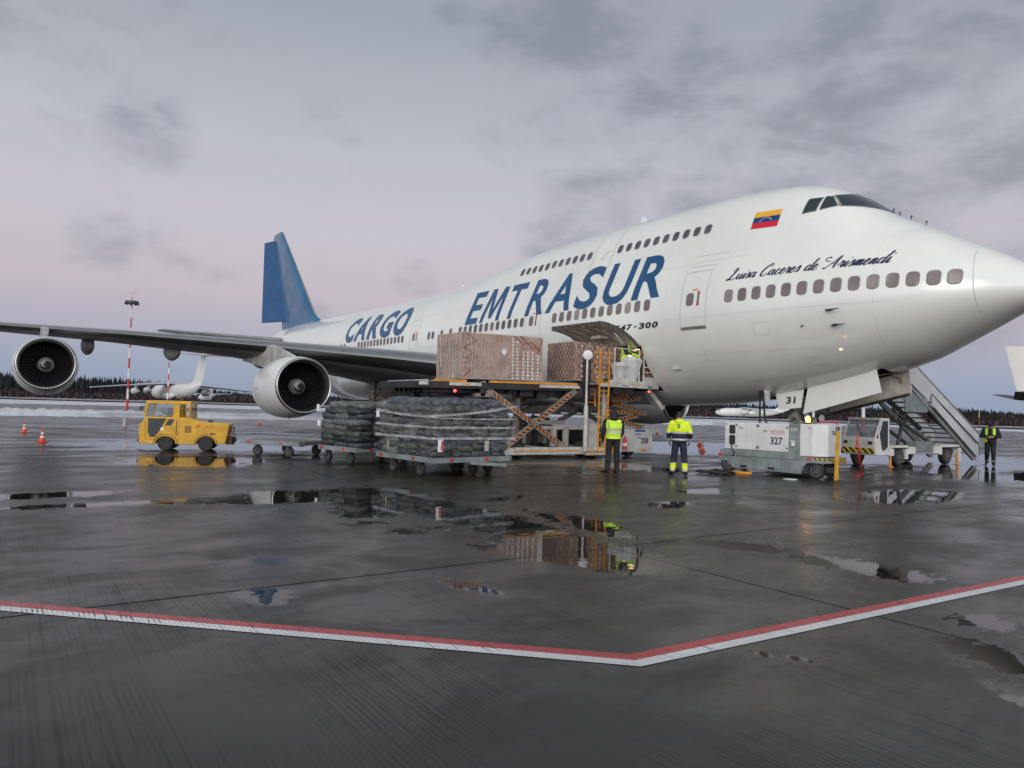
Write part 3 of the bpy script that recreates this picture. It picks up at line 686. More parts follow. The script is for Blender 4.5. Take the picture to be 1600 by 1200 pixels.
# ---- engines
cowl = mat('white_cowl_paint', (.66, .67, .64), .28, var=.06, vs=1., coat=.25)
spin = mat('spinner_grey', (.30, .30, .28), .35, var=.1)
core = mat('exhaust_titanium', (.12, .105, .09), .4, .7, var=.3)
def engine(X, y, z, wle, wz):
    """X, z: centre of the intake lip plane"""
    sg = -1 if y < 0 else 1; ax = Vector((-1, sg*-.03, -.035)).normalized(); O = Vector((X, y, z))
    e = thing('engine', None, None); e.parent = plane; e.location = (31, 0, 0)
    def L(name, prof, m, n=48, parent=e, sharp=0): g = G(); g.lathe(prof, O, ax, n, cap=False); return g.build(name, m, parent, world=True, sharp=sharp)
    cw = L('cowling', [(.10, 1.235), (.3, 1.285), (.7, 1.345), (1.4, 1.40), (2.3, 1.42), (3.2, 1.38), (4.1, 1.26), (4.9, 1.08), (5.2, .98), (5.22, .94), (4.6, 1.0), (4.0, .9)], cowl)
    L('intake_lip', [(.36, 1.06), (.15, 1.10), (.04, 1.155), (0, 1.185), (.02, 1.215), (.08, 1.235), (.16, 1.25)], bare)
    g = G(); g.lathe([(.34, 1.065), (.9, 1.10), (1.3, 1.12)], O, ax, 48, cap=False); g.build('intake_duct', mat('intake_duct_grey', (.012, .012, .013), .7, var=.1, spec=.25), e, world=True, sharp=0)
    g = G(); g.mi = 0; c = O+ax*1.28; a = ax.orthogonal().normalized(); b = ax.cross(a)
    g.lathe([(1.34, .02), (1.34, 1.12)], O, ax, 40, cap=False); g.mi = 1
    for k in range(38):
        t = 2*PI*k/38; d = a*math.cos(t)+b*math.sin(t); p = ax.cross(d)
        g.poly([c+d*.34-p*.02, c+d*.34+p*.03+ax*-.05, c+d*1.11+p*.06+ax*-.03, c+d*1.11-p*.05+ax*.05])
    g.build('fan', [blackm, mat('fan_blade', (.008, .008, .009), .8, 0., var=0, spec=.2)], e, world=True)
    g = G(); pr = [(1.25-.52*math.cos(t*PI/2)**1.2, .02+.36*math.sin(t*PI/2)**.8) for t in [k/10 for k in range(11)]]; g.lathe(pr, O, ax, 32); sp = g.build('spinner', spin, e, world=True, sharp=0)
    g = G(); row = []
    for k in range(30):
        t = k/29; ang = 2.2+t*5.0; rr_ = .10+.14*t; w_ = .075*math.sin(PI*min(1, .25+t*.75))**.8+.005
        def P(r): 
            r = max(.02, min(.36, r)); q = math.asin(min(1, ((r-.02)/.36))**1.25)/(PI/2) if r > .02 else 0
            return O+ax*(1.25-.52*math.cos(q*PI/2)**1.2-.02)+(a*math.cos(ang)+b*math.sin(ang))*r
        row.append((g.v(P(rr_-w_)), g.v(P(rr_+w_))))
    for p, q in zip(row, row[1:]): g._f([p[0], p[1], q[1], q[0]])
    g.lathe([(.71, .01), (.722, .085), (.75, .12)], O, ax, 20, cap=False); g.build('spiral_mark', blackm, sp, world=True, sharp=0)
    L('core_cowl', [(4.0, .86), (4.9, .86), (5.5, .78), (6.1, .64), (6.5, .54), (6.51, .48), (6.1, .48)], core)
    L('exhaust_cone', [(6.0, .40), (6.5, .34), (7.1, .12), (7.2, .02)], core, 24)
    g = G(); g.tube([O+ax*2.1+Vector((0, 0, -1.34)), O+ax*2.12+Vector((0, 0, -1.50))], [.04, .015], 6); g.build('drain_mast', dark, e, world=True)
    g = G(); zc = O.z
    # pylon: side outline, thin
    P = [(X-.95, zc+1.30), (X-2.0, zc+1.62), (wle+1.0*-1+.0, wz+.12), (wle-.2, wz+.22), (wle-4.2, wz-.12), (wle-5.2, wz-.35), (wle-3.4, zc+.55), (X-5.2, zc+.35), (X-3.6, zc+.6), (X-2.0, zc+1.05)]
    P = [(X-.9, zc+1.28), (wle+1.4, wz-.12), (wle+.2, wz+.10), (wle-.6, wz-.05), (wle-5.0, wz-.5), (X-5.4, zc+.9), (X-3.6, zc+1.0)]
    n = len(P); A = [g.v((x, y-.16*(1 if i not in (0,) else .2), q)) for i, (x, q) in enumerate(P)]; B = [g.v((x, y+.16*(1 if i not in (0,) else .2), q)) for i, (x, q) in enumerate(P)]
    g._f(A); g._f(B[::-1])
    for i in range(n): g._f([A[i], B[i], B[(i+1) % n], A[(i+1) % n]])
    g.build('pylon', pylonm, e, world=True, bevel=.05)
    g = G(); c = O+ax*1.9; d = Vector((.0, -1.0, .06)).normalized()
    for (dx, dz, w_, h_) in ((-.2, .1, .03, .14), (.0, .1, .03, .14), (-.1, .1, .16, .03)):
        q = c+Vector((dx, -1.385, dz)); g.bar(q-Vector((0, 0, h_/2)), q+Vector((0, 0, h_/2)), w_, .02, (0, 1, 0))
    g.build('stencil', redm, e, world=True)
    return e
for y, X, z, wle, wz in ((-11.9, -23.75, 2.47, -28.9, 4.45), (11.9, -23.75, 2.47, -28.9, 4.45), (-21.2, -33.0, 3.22, -37.1, 5.15), (21.2, -33.0, 3.22, -37.1, 5.15)): engine(X, y, z, wle, wz)
# ---- fin, rudder, tailplane
def surface(name, secs, m, side=1, ax='z', sharp=40, parent=None, tip=True):
    """secs: (span, leading edge s, chord, thickness, other)"""
    g = G(); R = []
    for sp, le, ch, th, ot in secs:
        if ax == 'z': R.append([(-(le+x*ch), ot+side*(t-.02*4*x*(1-x))*th*ch, sp) for x, t in FO])
        else: R.append([(-(le+x*ch), side*sp, ot+(t-.02*4*x*(1-x))*th*ch) for x, t in FO])
    g.loft(R); return AB(g, name, m, parent, sharp=sharp)
fin = surface('fin', [(8.1, 53.2, 12.6, .06, 0), (8.9, 54.5, 11.4, .08, 0), (9.6, 56.3, 9.9, .09, 0), (11, 57.9, 9.0, .09, 0), (15, 62.3, 6.3, .09, 0), (19.0, 66.75, 3.35, .09, 0), (19.25, 67.3, 2.7, .05, 0)], tailblue)
g = G(); g.loft([[(-(le+x*.05), t*.35*w_, sp) for x, t in FO] for sp, le, w_ in ((9.6, 56.26, 1.), (19.0, 66.7, .5))]); 
bmesh.ops.delete(g.b, geom=g.b.faces[:], context='FACES'); g.tube([(-56.32, 0, 9.6), (-57.9, 0, 11), (-62.3, 0, 15), (-66.74, 0, 18.95)], [.06, .07, .055, .04], 8); AB(g, 'fin_leading_edge', bare)
# rudder swung towards the right side
ra = math.radians(19); 
def rud(z0, h0, c0, z1, h1, c1, name):
    g = G(); R = []
    for z, h, c in ((z0, h0, c0), (z1, h1, c1)):
        r_ = []
        for x, w_ in ((0, .22), (.15, .26), (1, .01), (1, -.01), (.15, -.26), (0, -.22)):
            r_.append((-(h+x*c*math.cos(ra)+w_*.5*math.sin(ra)), -x*c*math.sin(ra)+w_*.55, z))
        R.append(r_)
    g.loft(R, smooth=False); return AB(g, name, rudblue)
rud(9.7, 64.0, 4.4, 18.6, 69.2, 2.0, 'rudder')
for side in (-1, 1):
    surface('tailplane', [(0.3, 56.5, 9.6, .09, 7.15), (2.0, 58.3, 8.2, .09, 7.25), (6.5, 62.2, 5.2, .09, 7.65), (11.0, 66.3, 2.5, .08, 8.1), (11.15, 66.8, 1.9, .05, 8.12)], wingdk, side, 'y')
# small lit spot lamp on the belly side
g = G(); p = skinp(-4.55, 3.82, .0); g.ell(p, (.045, .035, .025), 10, 6); AB(g, 'side_lamp', mat('warm_lamp', (1, .75, .5), .4, var=0, emit=2.2, ecol=(1, .66, .38)))
g = G(); p = skinp(-10.6, 3.4, .0); g.box(p.x-.12, p.x+.18, p.y-.08, p.y+.05, p.z-.06, p.z+.06); g.box(p.x-.2, p.x+.1, p.y-.06, p.y+.05, p.z+.06, p.z+.22); AB(g, 'service_panel', doorin)
# ================================================================== apron
def disc(name, r, z, m, rings, n=96, hole=0.):
    g = G(); R = []
    for q in rings: R.append([g.v((CAM.x+q*math.cos(2*PI*i/n), CAM.y+q*math.sin(2*PI*i/n), z)) for i in range(n)])
    g._f(R[0]);
    for a, b in zip(R, R[1:]): g.skin(a, b, False)
    return tag(g.build(name, m, sharp=0), kind='structure')
gm = bpy.data.materials.new('wet_grooved_concrete'); gm.use_nodes = True; t = NT(gm.node_tree); pb = t.n['Principled BSDF']
pos = t.new('ShaderNodeNewGeometry').outputs['Position']; sp_ = t.new('ShaderNodeSeparateXYZ'); t.put(sp_, 0, pos); PX, PY = sp_.outputs[0], sp_.outputs[1]
def flat(k): 
    c = t.new('ShaderNodeCombineXYZ'); t.put(c, 0, t.math('MULTIPLY', PX, k[0])); t.put(c, 1, t.math('MULTIPLY', PY, k[1])); return c.outputs[0]
P2 = flat((1, 1))
# slab joints
def joint(v, off, step, wd):
    f = t.math('FRACT', t.math('DIVIDE', t.math('SUBTRACT', v, off), step)); d = t.math('MULTIPLY', t.math('MINIMUM', f, t.math('SUBTRACT', 1., f)), step)
    return t.mapr(d, wd*.7, wd*1.5, 1., 0., 'LINEAR'), t.math('FLOOR', t.math('DIVIDE', t.math('SUBTRACT', v, off), step))
jx, cx_ = joint(PX, .83, 6.33, .019); jy, cy_ = joint(PY, -16.25, 6.9, .015)
cell = t.new('ShaderNodeCombineXYZ'); t.put(cell, 0, cx_); t.put(cell, 1, cy_); wn_ = t.new('ShaderNodeTexWhiteNoise', noise_dimensions='2D'); t.put(wn_, 'Vector', cell.outputs[0]); slab = wn_.outputs[0]
jt = t.math('MAXIMUM', jx, jy)
# puddles: irregular blobs where the water stands, plus low spots from noise
BL = [(-5.6, -18.0, 1.0, 2.5, 0), (-4.9, -16.6, 1.6, .8, -10), (-2.4, -16.5, 4.2, .75, 0), (-3.8, -17.4, 1.6, .8, -25), (.7, -17.0, 1.6, .8, 8), (1.3, -16.5, 1.0, .6, 0), (-.9, -15.25, 1.7, .42, -8),
      (-.7, -5.5, 1.0, 2.6, 8), (-3.2, 7.5, 3.2, 6.5, 10), (-9.5, 12, 5, 8, 0),  (-14.2, -18.3, 2.2, 2.0, 0), (-5.7, -20.8, .35, 1.9, 0), (-7.2, -22.2, .5, 1.2, 0), (-2.2, -18.2, .25, .5, 0), (-1.4, -17.8, .3, .6, 0),
      (4.44, -18.04, .11, .07, 0), (4.64, -17.90, .10, .07, 0), (4.15, -18.2, .07, .05, 0), (5.35, -16.5, .55, .32, -20), (4.9, -15.6, .3, .4, 0), (-3.2, -9.5, .5, 1.1, 0), (-1.9, -12.2, .4, .8, 20), (1.5, -14.6, .9, .35, 30), (3.2, -14.3, 1.2, .45, 5), (-9, -6.3, 2.2, 1.1, 0), (-22, -12, 5, 9, 0), (-18, 6, 6, 10, 0), (5.9, -17.2, .35, .25, 0), (1.15, -20.7, .30, .30, 0), (1.6, -18.9, .5, .16, 15), (-3.9, -14.6, .25, .9, 15)]
nw = t.noise(P2, 1.1, 6., .62, .4); nsm = t.noise(flat((1.5, .8)), .42, 5., .6, .6); ntiny = t.noise(flat((5, 2.2)), 1.6, 4., .6, .3)
pm = None
for bx, by, rx, ry, an in BL:
    mp = t.new('ShaderNodeMapping', vector_type='TEXTURE'); t.put(mp, 0, P2); mp.inputs['Location'].default_value = (bx, by, 0); mp.inputs['Rotation'].default_value = (0, 0, math.radians(an)); mp.inputs['Scale'].default_value = (rx, ry, 1)
    q = t.math('SUBTRACT', 1., t.vm('LENGTH', mp.outputs[0], out='Value')); q = t.math('MULTIPLY', q, min(1.2, .9*min(rx, ry)+.4)); pm = q if pm is None else t.math('MAXIMUM', pm, q)
pm = t.math('MAXIMUM', pm, -.6)
edge = t.math('ADD', t.math('MULTIPLY', t.math('SUBTRACT', nw, .5), 1.25), t.math('MULTIPLY', t.math('SUBTRACT', ntiny, .5), 1.3))
pud = t.mapr(t.math('ADD', pm, edge), -.02, .22)
far = t.mapr(t.vm('DISTANCE', pos, (CAM.x, CAM.y, 0), 'Value'), 9., 30.)   # the apron is wetter towards the stand
low = t.mapr(t.math('ADD', nsm, t.math('MULTIPLY', far, .06)), .50, .74)
damp = t.math('MAXIMUM', pud, t.math('MULTIPLY', low, .9))
# colour
nb = t.noise(P2, .35, 5., .6); nf = t.noise(P2, 9., 4., .65); 
dry = t.mix(t.mapr(nb, .3, .7), (.022, .0186, .0128, 1), (.040, .0345, .0245, 1))
mpd = t.new('ShaderNodeMapping'); t.put(mpd, 0, P2); mpd.inputs['Rotation'].default_value = (0, 0, math.radians(-8)); mpd.inputs['Scale'].default_value = (1.6, .55, 1)
swath = t.mapr(t.noise(mpd.outputs[0], .8, 6., .62, .5), .46, .66)
dry = t.mix(t.math('MULTIPLY', swath, .6), dry, (.068, .060, .045, 1))
dry = t.mix(t.math('MULTIPLY', t.math('SUBTRACT', nf, .5), .5, clamp=True), dry, (.075, .070, .06, 1))
dry = t.mix(t.math('MULTIPLY', slab, .55), dry, (.016, .0165, .017, 1))
gfd = t.noise(flat((.25, 2.)), 1.3, 3.)
ph = t.math('MULTIPLY', t.math('ADD', PY, t.math('MULTIPLY', gfd, .02)), 2*PI/.039)
brm = t.noise(flat((.45, 21.)), 1., 4., .7)
gr = t.math('ADD', t.math('MULTIPLY_ADD', t.math('SINE', ph), .17, .5), t.math('MULTIPLY', t.math('SUBTRACT', brm, .5), 2.1))
gv_ = t.mapr(t.noise(flat((.6, 1.)), .9, 4.), .32, .68, .15, 1.)
gst = gv_
col = t.mix(t.math('MULTIPLY', t.math('MULTIPLY', t.mapr(gr, .2, .6, 1., 0.), gst), .85), dry, (.008, .008, .0075, 1))
col = t.mix(t.math('MULTIPLY', damp, .6), col, (.012, .012, .0125, 1)); col = t.mix(jt, col, (.008, .008, .008, 1))
t.put(pb, 'Base Color', col)
rg = t.mapr(t.noise(flat((1.5, .9)), .8, 6., .65, .5), .3, .7, .18, .42)
rg = t.mix(far, rg, t.mapr(t.noise(flat((1.6, .40)), .55, 6., .7, .6), .36, .64, .52, .12), 'FLOAT')
rg = t.mix(t.math('MULTIPLY', low, .6), rg, .08, 'FLOAT'); rg = t.mix(pud, rg, .012, 'FLOAT')
spc = t.math('MULTIPLY', t.math('SUBTRACT', 1., t.math('MULTIPLY', jt, .9)), t.math('SUBTRACT', 1., t.math('MULTIPLY', t.math('MULTIPLY', t.mapr(gr, .2, .6, 1., 0.), gst), .42)))  # reflection lowered in joints and grooves, imitating the occlusion inside them
spc = t.math('MULTIPLY', spc, t.mix(swath, .5, .34, 'FLOAT')); spc = t.mix(pud, spc, .5, 'FLOAT'); t.put(pb, 'Specular IOR Level', t.math('MULTIPLY', spc, t.math('SUBTRACT', 1., t.math('MULTIPLY', jt, .8))))
t.put(pb, 'Roughness', rg); pb.inputs['IOR'].default_value = 1.34
hh = t.math('ADD', t.math('MULTIPLY', t.math('MULTIPLY', gr, gst), .55), t.math('MULTIPLY', nf, .45))
bm_ = t.new('ShaderNodeBump'); t.put(bm_, 'Distance', .004); t.put(bm_, 'Height', hh); t.put(bm_, 'Strength', t.math('MULTIPLY', t.math('SUBTRACT', 1., t.math('MAXIMUM', pud, t.math('MULTIPLY', low, .75))), .5))
bm2 = t.new('ShaderNodeBump'); t.put(bm2, 'Distance', .02); t.put(bm2, 'Height', t.noise(flat((2.5, 1.2)), 1.1, 3.)); t.put(bm2, 'Strength', .07); t.l.new(bm_.outputs[0], bm2.inputs['Normal'])
t.put(pb, 'Normal', bm2.outputs[0])
disc('ground', 6000, 0, gm, [4, 12, 30, 80, 200, 600, 2000, 6500])
# painted red and white boundary line
def painted(name, m_, off, wd, z):
    g = G(); pts = [(-9.0, -32.3), (.53-.0, -22.66), (2.45, -20.70), (4.12, -19.0), (4.43, -13.27), (5.15, -1.), (5.9, 12.)]
    # red edge lies on the aircraft side of the white
    V = [Vector((x, y, 0)) for x, y in pts]; row = []
    for i, p in enumerate(V):
        d0 = (p-V[i-1]).normalized() if i else None; d1 = (V[i+1]-p).normalized() if i < len(V)-1 else None
        n0 = Vector((-d0.y, d0.x, 0)) if d0 else None; n1 = Vector((-d1.y, d1.x, 0)) if d1 else None
        n = (n0+n1).normalized() if n0 and n1 else (n0 or n1); k = 1/max(.4, n.dot(n0 or n1))
        row.append((g.v(p+n*(off-wd/2)*k+Vector((0, 0, z))), g.v(p+n*(off+wd/2)*k+Vector((0, 0, z)))))
    for a, b in zip(row, row[1:]): g._f([a[0], b[0], b[1], a[1]])
    return tag(g.build(name, m_, sharp=0), kind='structure')
def worn(name, c):
    m = bpy.data.materials.new(name); m.use_nodes = True; t = NT(m.node_tree); p = t.n['Principled BSDF']; pos = t.new('ShaderNodeNewGeometry').outputs['Position']
    s3 = t.new('ShaderNodeSeparateXYZ'); t.put(s3, 0, pos); c3 = t.new('ShaderNodeCombineXYZ'); t.put(c3, 0, s3.outputs[0]); t.put(c3, 1, t.math('MULTIPLY', s3.outputs[1], 5.))
    n = t.noise(c3.outputs[0], 3.5, 6., .62); n2 = t.noise(pos, .8, 3.); gg = t.math('MULTIPLY_ADD', t.math('SINE', t.math('MULTIPLY', s3.outputs[1], 2*PI/.034)), .5, .5)
    w_ = t.mapr(t.math('ADD', t.math('ADD', n, t.math('MULTIPLY', t.math('SUBTRACT', n2, .5), .35)), t.math('MULTIPLY', t.math('SUBTRACT', .5, gg), .16)), .61, .72)
    t.put(p, 'Base Color', t.mix(t.math('ADD', t.math('MULTIPLY', w_, .85), t.mapr(gg, 0., .22, .14, 0.)), t.mix(t.mapr(n2, .3, .7), tuple(x*.8 for x in c[:3])+(1,), c), (.05, .048, .045, 1)))
    t.put(p, 'Roughness', t.mapr(n, .3, .7, .22, .42))
    bb = t.new('ShaderNodeBump'); t.put(bb, 'Distance', .003); t.put(bb, 'Strength', .6); t.put(bb, 'Height', t.math('ADD', gg, n)); t.put(p, 'Normal', bb.outputs[0]); return m
painted('boundary_line_white', worn('worn_white_paint', (.68, .69, .69, 1)), 0., .115, .004)
painted('boundary_line_red', worn('worn_red_paint', (.44, .03, .035, 1)), .117, .112, .004)
# snow: long low banks and the open snow field beyond the taxiways
snow = bpy.data.materials.new('dirty_snow'); snow.use_nodes = True; t = NT(snow.node_tree); p = t.n['Principled BSDF']; pos = t.new('ShaderNodeNewGeometry').outputs['Position']
t.put(p, 'Base Color', t.mix(t.mapr(t.noise(pos, .09, 6., .65), .42, .66), (.62, .64, .68, 1), (.34, .34, .36, 1))); t.put(p, 'Roughness', .7)
b_ = t.new('ShaderNodeBump'); t.put(b_, 'Distance', .25); t.put(b_, 'Strength', .5); t.put(b_, 'Height', t.noise(pos, .7, 5.)); t.put(p, 'Normal', b_.outputs[0])
def snow_strip(name, px0, px1, fn, hgt, n=120, m=7, seed=0):
    g = G(); rows = []
    for i in range(n+1):
        px = px0+(px1-px0)*i/n; d0, d1 = fn(px, i/n); r = []
        d0 *= 1+.05*mnoise.noise(Vector((i*.21, seed, 0)))+.02*mnoise.noise(Vector((i*.9, seed, 3))); d1 *= 1+.04*mnoise.noise(Vector((i*.17, seed, 9)))
        for j in range(m+1):
            k = j/m; q = out(px, d0+(d1-d0)*k); q.z = .004+hgt*math.sin(PI*k)**.6*(.55+.9*abs(mnoise.noise(Vector((i*.33, j*.9, seed+4)))))
            if j in (0, m): q.z = .004
            r.append(g.v(q))
        rows.append(r)
    for a, b in zip(rows, rows[1:]): g.skin(a, b, True, False)
    return tag(g.build(name, snow, sharp=0), kind='structure')
snow_strip('snow_bank', -300, 690, lambda px, u: (68+px*.008, 88+px*.01), .42, 160, 8, 1)
snow_strip('snow_field', -500, 2300, lambda px, u: ((150 if px < 650 else 150+min(1, (px-650)/300)*25), 900), .12, 150, 24, 2)
snow_strip('snow_bank', 1010, 1300, lambda px, u: (112, 135), .7, 60, 6, 5)
tm = mat('taxiway_asphalt', (.07, .07, .075), .3, var=.25, vs=.05)
g = G(); row = []
for i in range(81):
    px = -500+2800*i/80; k = 1+.02*math.sin(i*.6); row.append((g.v(out(px, 235*k)+Vector((0, 0, .35))), g.v(out(px, 300*k)+Vector((0, 0, .35)))))
for a, b in zip(row, row[1:]): g._f([a[0], b[0], b[1], a[1]])
tag(g.build('taxiway', tm, sharp=0), kind='structure')
# ================================================================== ground equipment
offw = mat('offwhite_equipment_paint', (.52, .51, .46), .4, var=.14, vs=2.5, streak=.4)
lorange = mat('orange_equipment_paint', (.62, .26, .03), .45, var=.15, vs=4)
yel = mat('yellow_tug_paint', (.60, .33, .010), .34, var=.16, vs=2.2, streak=.45, coat=.2)
blk = mat('black_equipment_paint', (.02, .02, .022), .45, var=.3)
brownst = mat('dirty_beige_steel', (.22, .19, .16), .55, var=.3, vs=4, streak=.4)
greyg = mat('grey_green_paint', (.19, .225, .22), .42, var=.18, vs=3, streak=.3)
gpuw = mat('white_cabinet_paint', (.60, .61, .60), .35, var=.07, vs=1.5, streak=.18)
redp = mat('red_paint', (.50, .02, .02), .4, var=.12)
redlamp = mat('lit_red_lamp', (1, .05, .04), .4, var=0, emit=5., ecol=(1, .06, .05))
warmlamp = mat('lit_warm_lamp', (1, .8, .6), .4, var=0, emit=4., ecol=(1, .72, .5))
amber = mat('lit_amber_beacon', (1, .5, .05), .3, var=0, emit=11., ecol=(1, .42, .05))
clear = bpy.data.materials.new('clear_cab_glass'); clear.use_nodes = True; t = NT(clear.node_tree); p = t.n['Principled BSDF']
p.inputs['Base Color'].default_value = (.30, .36, .38, 1); p.inputs['Roughness'].default_value = .03; p.inputs['Alpha'].default_value = .5
clear2 = clear.copy(); clear2.name = 'clear_side_glass'; clear2.node_tree.nodes['Principled BSDF'].inputs['Alpha'].default_value = .22
haz = {}
def hazard(ax, pitch=.14, c1=(.50, .17, .025, 1), lean=1., key='o'):
    """diagonal black stripes painted along an object's own axis"""
    k = (ax, pitch, key, lean)
    if k in haz: return haz[k]
    m = bpy.data.materials.new('hazard_stripe_paint'); m.use_nodes = True; t = NT(m.node_tree); p = t.n['Principled BSDF']; s3 = t.new('ShaderNodeSeparateXYZ'); t.put(s3, 0, t.new('ShaderNodeTexCoord').outputs['Object'])
    v = t.math('FRACT', t.math('DIVIDE', t.math('ADD', s3.outputs[ax], t.math('MULTIPLY', s3.outputs[2], lean)), pitch))
    t.put(p, 'Base Color', t.mix(t.math('GREATER_THAN', v, .5), c1, (.02, .018, .016, 1))); t.put(p, 'Roughness', .5); haz[k] = m; return m
def wheels(parent, lst, r, wd, ax=(1, 0, 0), name='wheel', hm=None, hub=.55):
    for c in lst: g = G(); wheel(g, c, r, wd, ax, 22, hub); g.build(name, [rubber, hm or hubm], parent)
# ------------------------------------------------------------------ hold loader, standing square to the open hold (near side X=-12.6)
LX, FX = -12.6, -15.75
ld = thing('cargo_loader', 'tall scissor lift cargo loader with orange hazard stripes numbered 208 at the open hold', 'cargo loader', (-14.2, -6.5, 0))
def LB(g, name, m, parent=None, **kw): return g.build(name, m, parent or ld, world=True, **kw)
g = G()
for x in (LX-.1, FX+.1): g.box(x-.1, x+.1, -8.7, -4.15, .14, .40)
g.box(FX+.2, LX-.2, -8.7, -8.5, .16, .38); g.box(FX+.2, LX-.2, -4.35, -4.15, .16, .38); g.box(FX+.2, LX-.2, -6.6, -6.4, .18, .36)
for x in (LX-.15, FX+.15): g.box(x-.1, x+.1, -4.15, -1.7, .2, .42)
ch = LB(g, 'chassis', offw, bevel=.01)
g = G(); g.box(LX, LX+.004, -8.35, -5.45, .25, .30); LB(g, 'orange_stripe', lorange, ch)
g = G(); g.box(LX-.12, LX+.10, -5.15, -3.9, .10, .30); sb = LB(g, 'side_step', offw, bevel=.01)
g = G(); g.box(LX+.10, LX+.105, -5.1, -3.95, .19, .26); LB(g, 'orange_stripe', lorange, sb)
wheels(ld, [], .3, .2)
for x in (LX-.45, FX+.45):
    for y in (-7.9, -5.0, -2.6): g = G(); wheel(g, (x, y, .3), .3, .28, (1, 0, 0), 22); LB(g, 'wheel', [rubber, hubm])
def hb(p0, p1, w_, h_, stripe=True, m=brownst, name='scissor_arm'):
    """a striped scissor arm built along its own x axis"""
    p0, p1 = Vector(p0), Vector(p1); d = p1-p0; L = d.length; o = bpy.data.objects.new('x', None)
    X = d.normalized(); Y = Vector((1, 0, 0)); Z = X.cross(Y).normalized()
    if Z.z < 0: Z = -Z
    Y = Z.cross(X); g = G(); g.mi = 0; g.box(0, L, -w_/2, w_/2, -h_/2, h_/2)
    if stripe: sgn = 1 if Y.x > 0 else -1; g.mi = 1; g.box(L*.06, L*.94, sgn*(w_/2)-.001, sgn*(w_/2)+.004, -h_*.27, h_*.27)
    g.mi = 2; 
    ob = g.build(name, [m, hazard(0, .19), blk], ld); M_ = Matrix(((X.x, Y.x, Z.x, 0), (X.y, Y.y, Z.y, 0), (X.z, Y.z, Z.z, 0), (0, 0, 0, 1))); ob.matrix_local = Matrix.Translation(p0-Vector(ld.location)) @ M_; return ob
hb((LX-.16, -9.42, 2.36), (LX-.16, -6.06, .40), .10, .20); hb((LX-.04, -8.70, .42), (LX-.04, -5.66, 2.46), .10, .20)
hb((FX+.5, -9.42, 2.30), (FX+.5, -6.06, .42), .12, .2, False); hb((FX+.4, -8.70, .42), (FX+.4, -5.66, 2.40), .12, .2, False)
g = G(); g.cyl((LX+.03, -7.52, 1.30), (FX+.3, -7.52, 1.30), .07); g.cyl((LX+.02, -7.52, 1.30), (LX+.05, -7.52, 1.30), .13); LB(g, 'pivot_shaft', brownst)
g = G(); g.box(LX-.9, LX-.75, -7.8, -7.62, .3, 2.5); LB(g, 'guide_post', brownst); g = G(); g.box(LX-.9, LX-.78, -7.60, -7.5, .3, 2.5); LB(g, 'lift_ram', blk)
g = G(); g.tube([(LX-1.6, -9.0, 2.4), (LX-1.6, -7.1, 1.0)], .09, 10); LB(g, 'lift_ram', brownst)
# main platform, its tail a little low
TL = Matrix.Translation((0, -5.45, 2.70)) @ Matrix.Rotation(-.0185, 4, 'X') @ Matrix.Translation((0, 5.45, -2.70))
TL = Matrix.Translation((0, -5.45, 2.70)) @ Matrix.Rotation(.0185, 4, 'X') @ Matrix.Translation((0, 5.45, -2.70))
g = G(TL); g.box(FX, LX-.06, -12.0, -5.45, 2.44, 2.66)
for k in range(7): g.box(LX-.7-k*.35, LX-.55-k*.35, -11.6, -5.6, 2.30, 2.44)
g.box(FX+.1, LX-.12, -9.7, -9.5, 2.2, 2.44); g.box(FX+.1, LX-.12, -6.0, -5.7, 2.2, 2.44)
mp_ = LB(g, 'main_platform', blk, bevel=.008)
for y0, y1, m in ((-12.05, -11.75, offw), (-10.95, -9.75, offw), (-7.3, -5.5, offw)):
    g = G(TL); g.box(LX-.06, LX+.02, y0, y1, 2.53, 2.64); LB(g, 'edge_guard', m, mp_, bevel=.006)
g = G(TL); g.box(LX+.02, LX+.024, -10.5, -10.2, 2.56, 2.61); LB(g, 'edge_marking', lorange, mp_)
for y0, y1 in ((-11.5, -10.3), (-9.4, -5.55)):
    g = G(TL); g.box(LX-.10, LX-.02, y0, y1, 2.65, 2.73); LB(g, 'side_guide', lorange, mp_, bevel=.008)
for k in range(9): g = G(TL); g.cyl((LX-.12, -11.7+k*.72, 2.68), (FX+.1, -11.7+k*.72, 2.68), .035, n=10); LB(g, 'roller', steel, mp_)
g = G(TL); g.ell((LX-.02, -10.75, 2.36), (.05, .05, .05), 10, 7); LB(g, 'red_lamp', redlamp, mp_)
g = G(TL); g.box(LX-.3, LX-.12, -9.9, -9.0, 2.18, 2.3); LB(g, 'tail_beam', brownst, mp_)
g = G(TL)
for y, a, b in ((-8.2, .18, .16), (-7.6, .3, .22), (-6.9, .24, .30), (-6.3, .32, .26)): g.box(LX-.9, LX-.4, y-a, y+a, 2.44-b, 2.44)
LB(g, 'hydraulic_block', blk, mp_)
LX0 = LX; LX = -12.07
BT = Matrix.Translation((0, -.5, -.03))
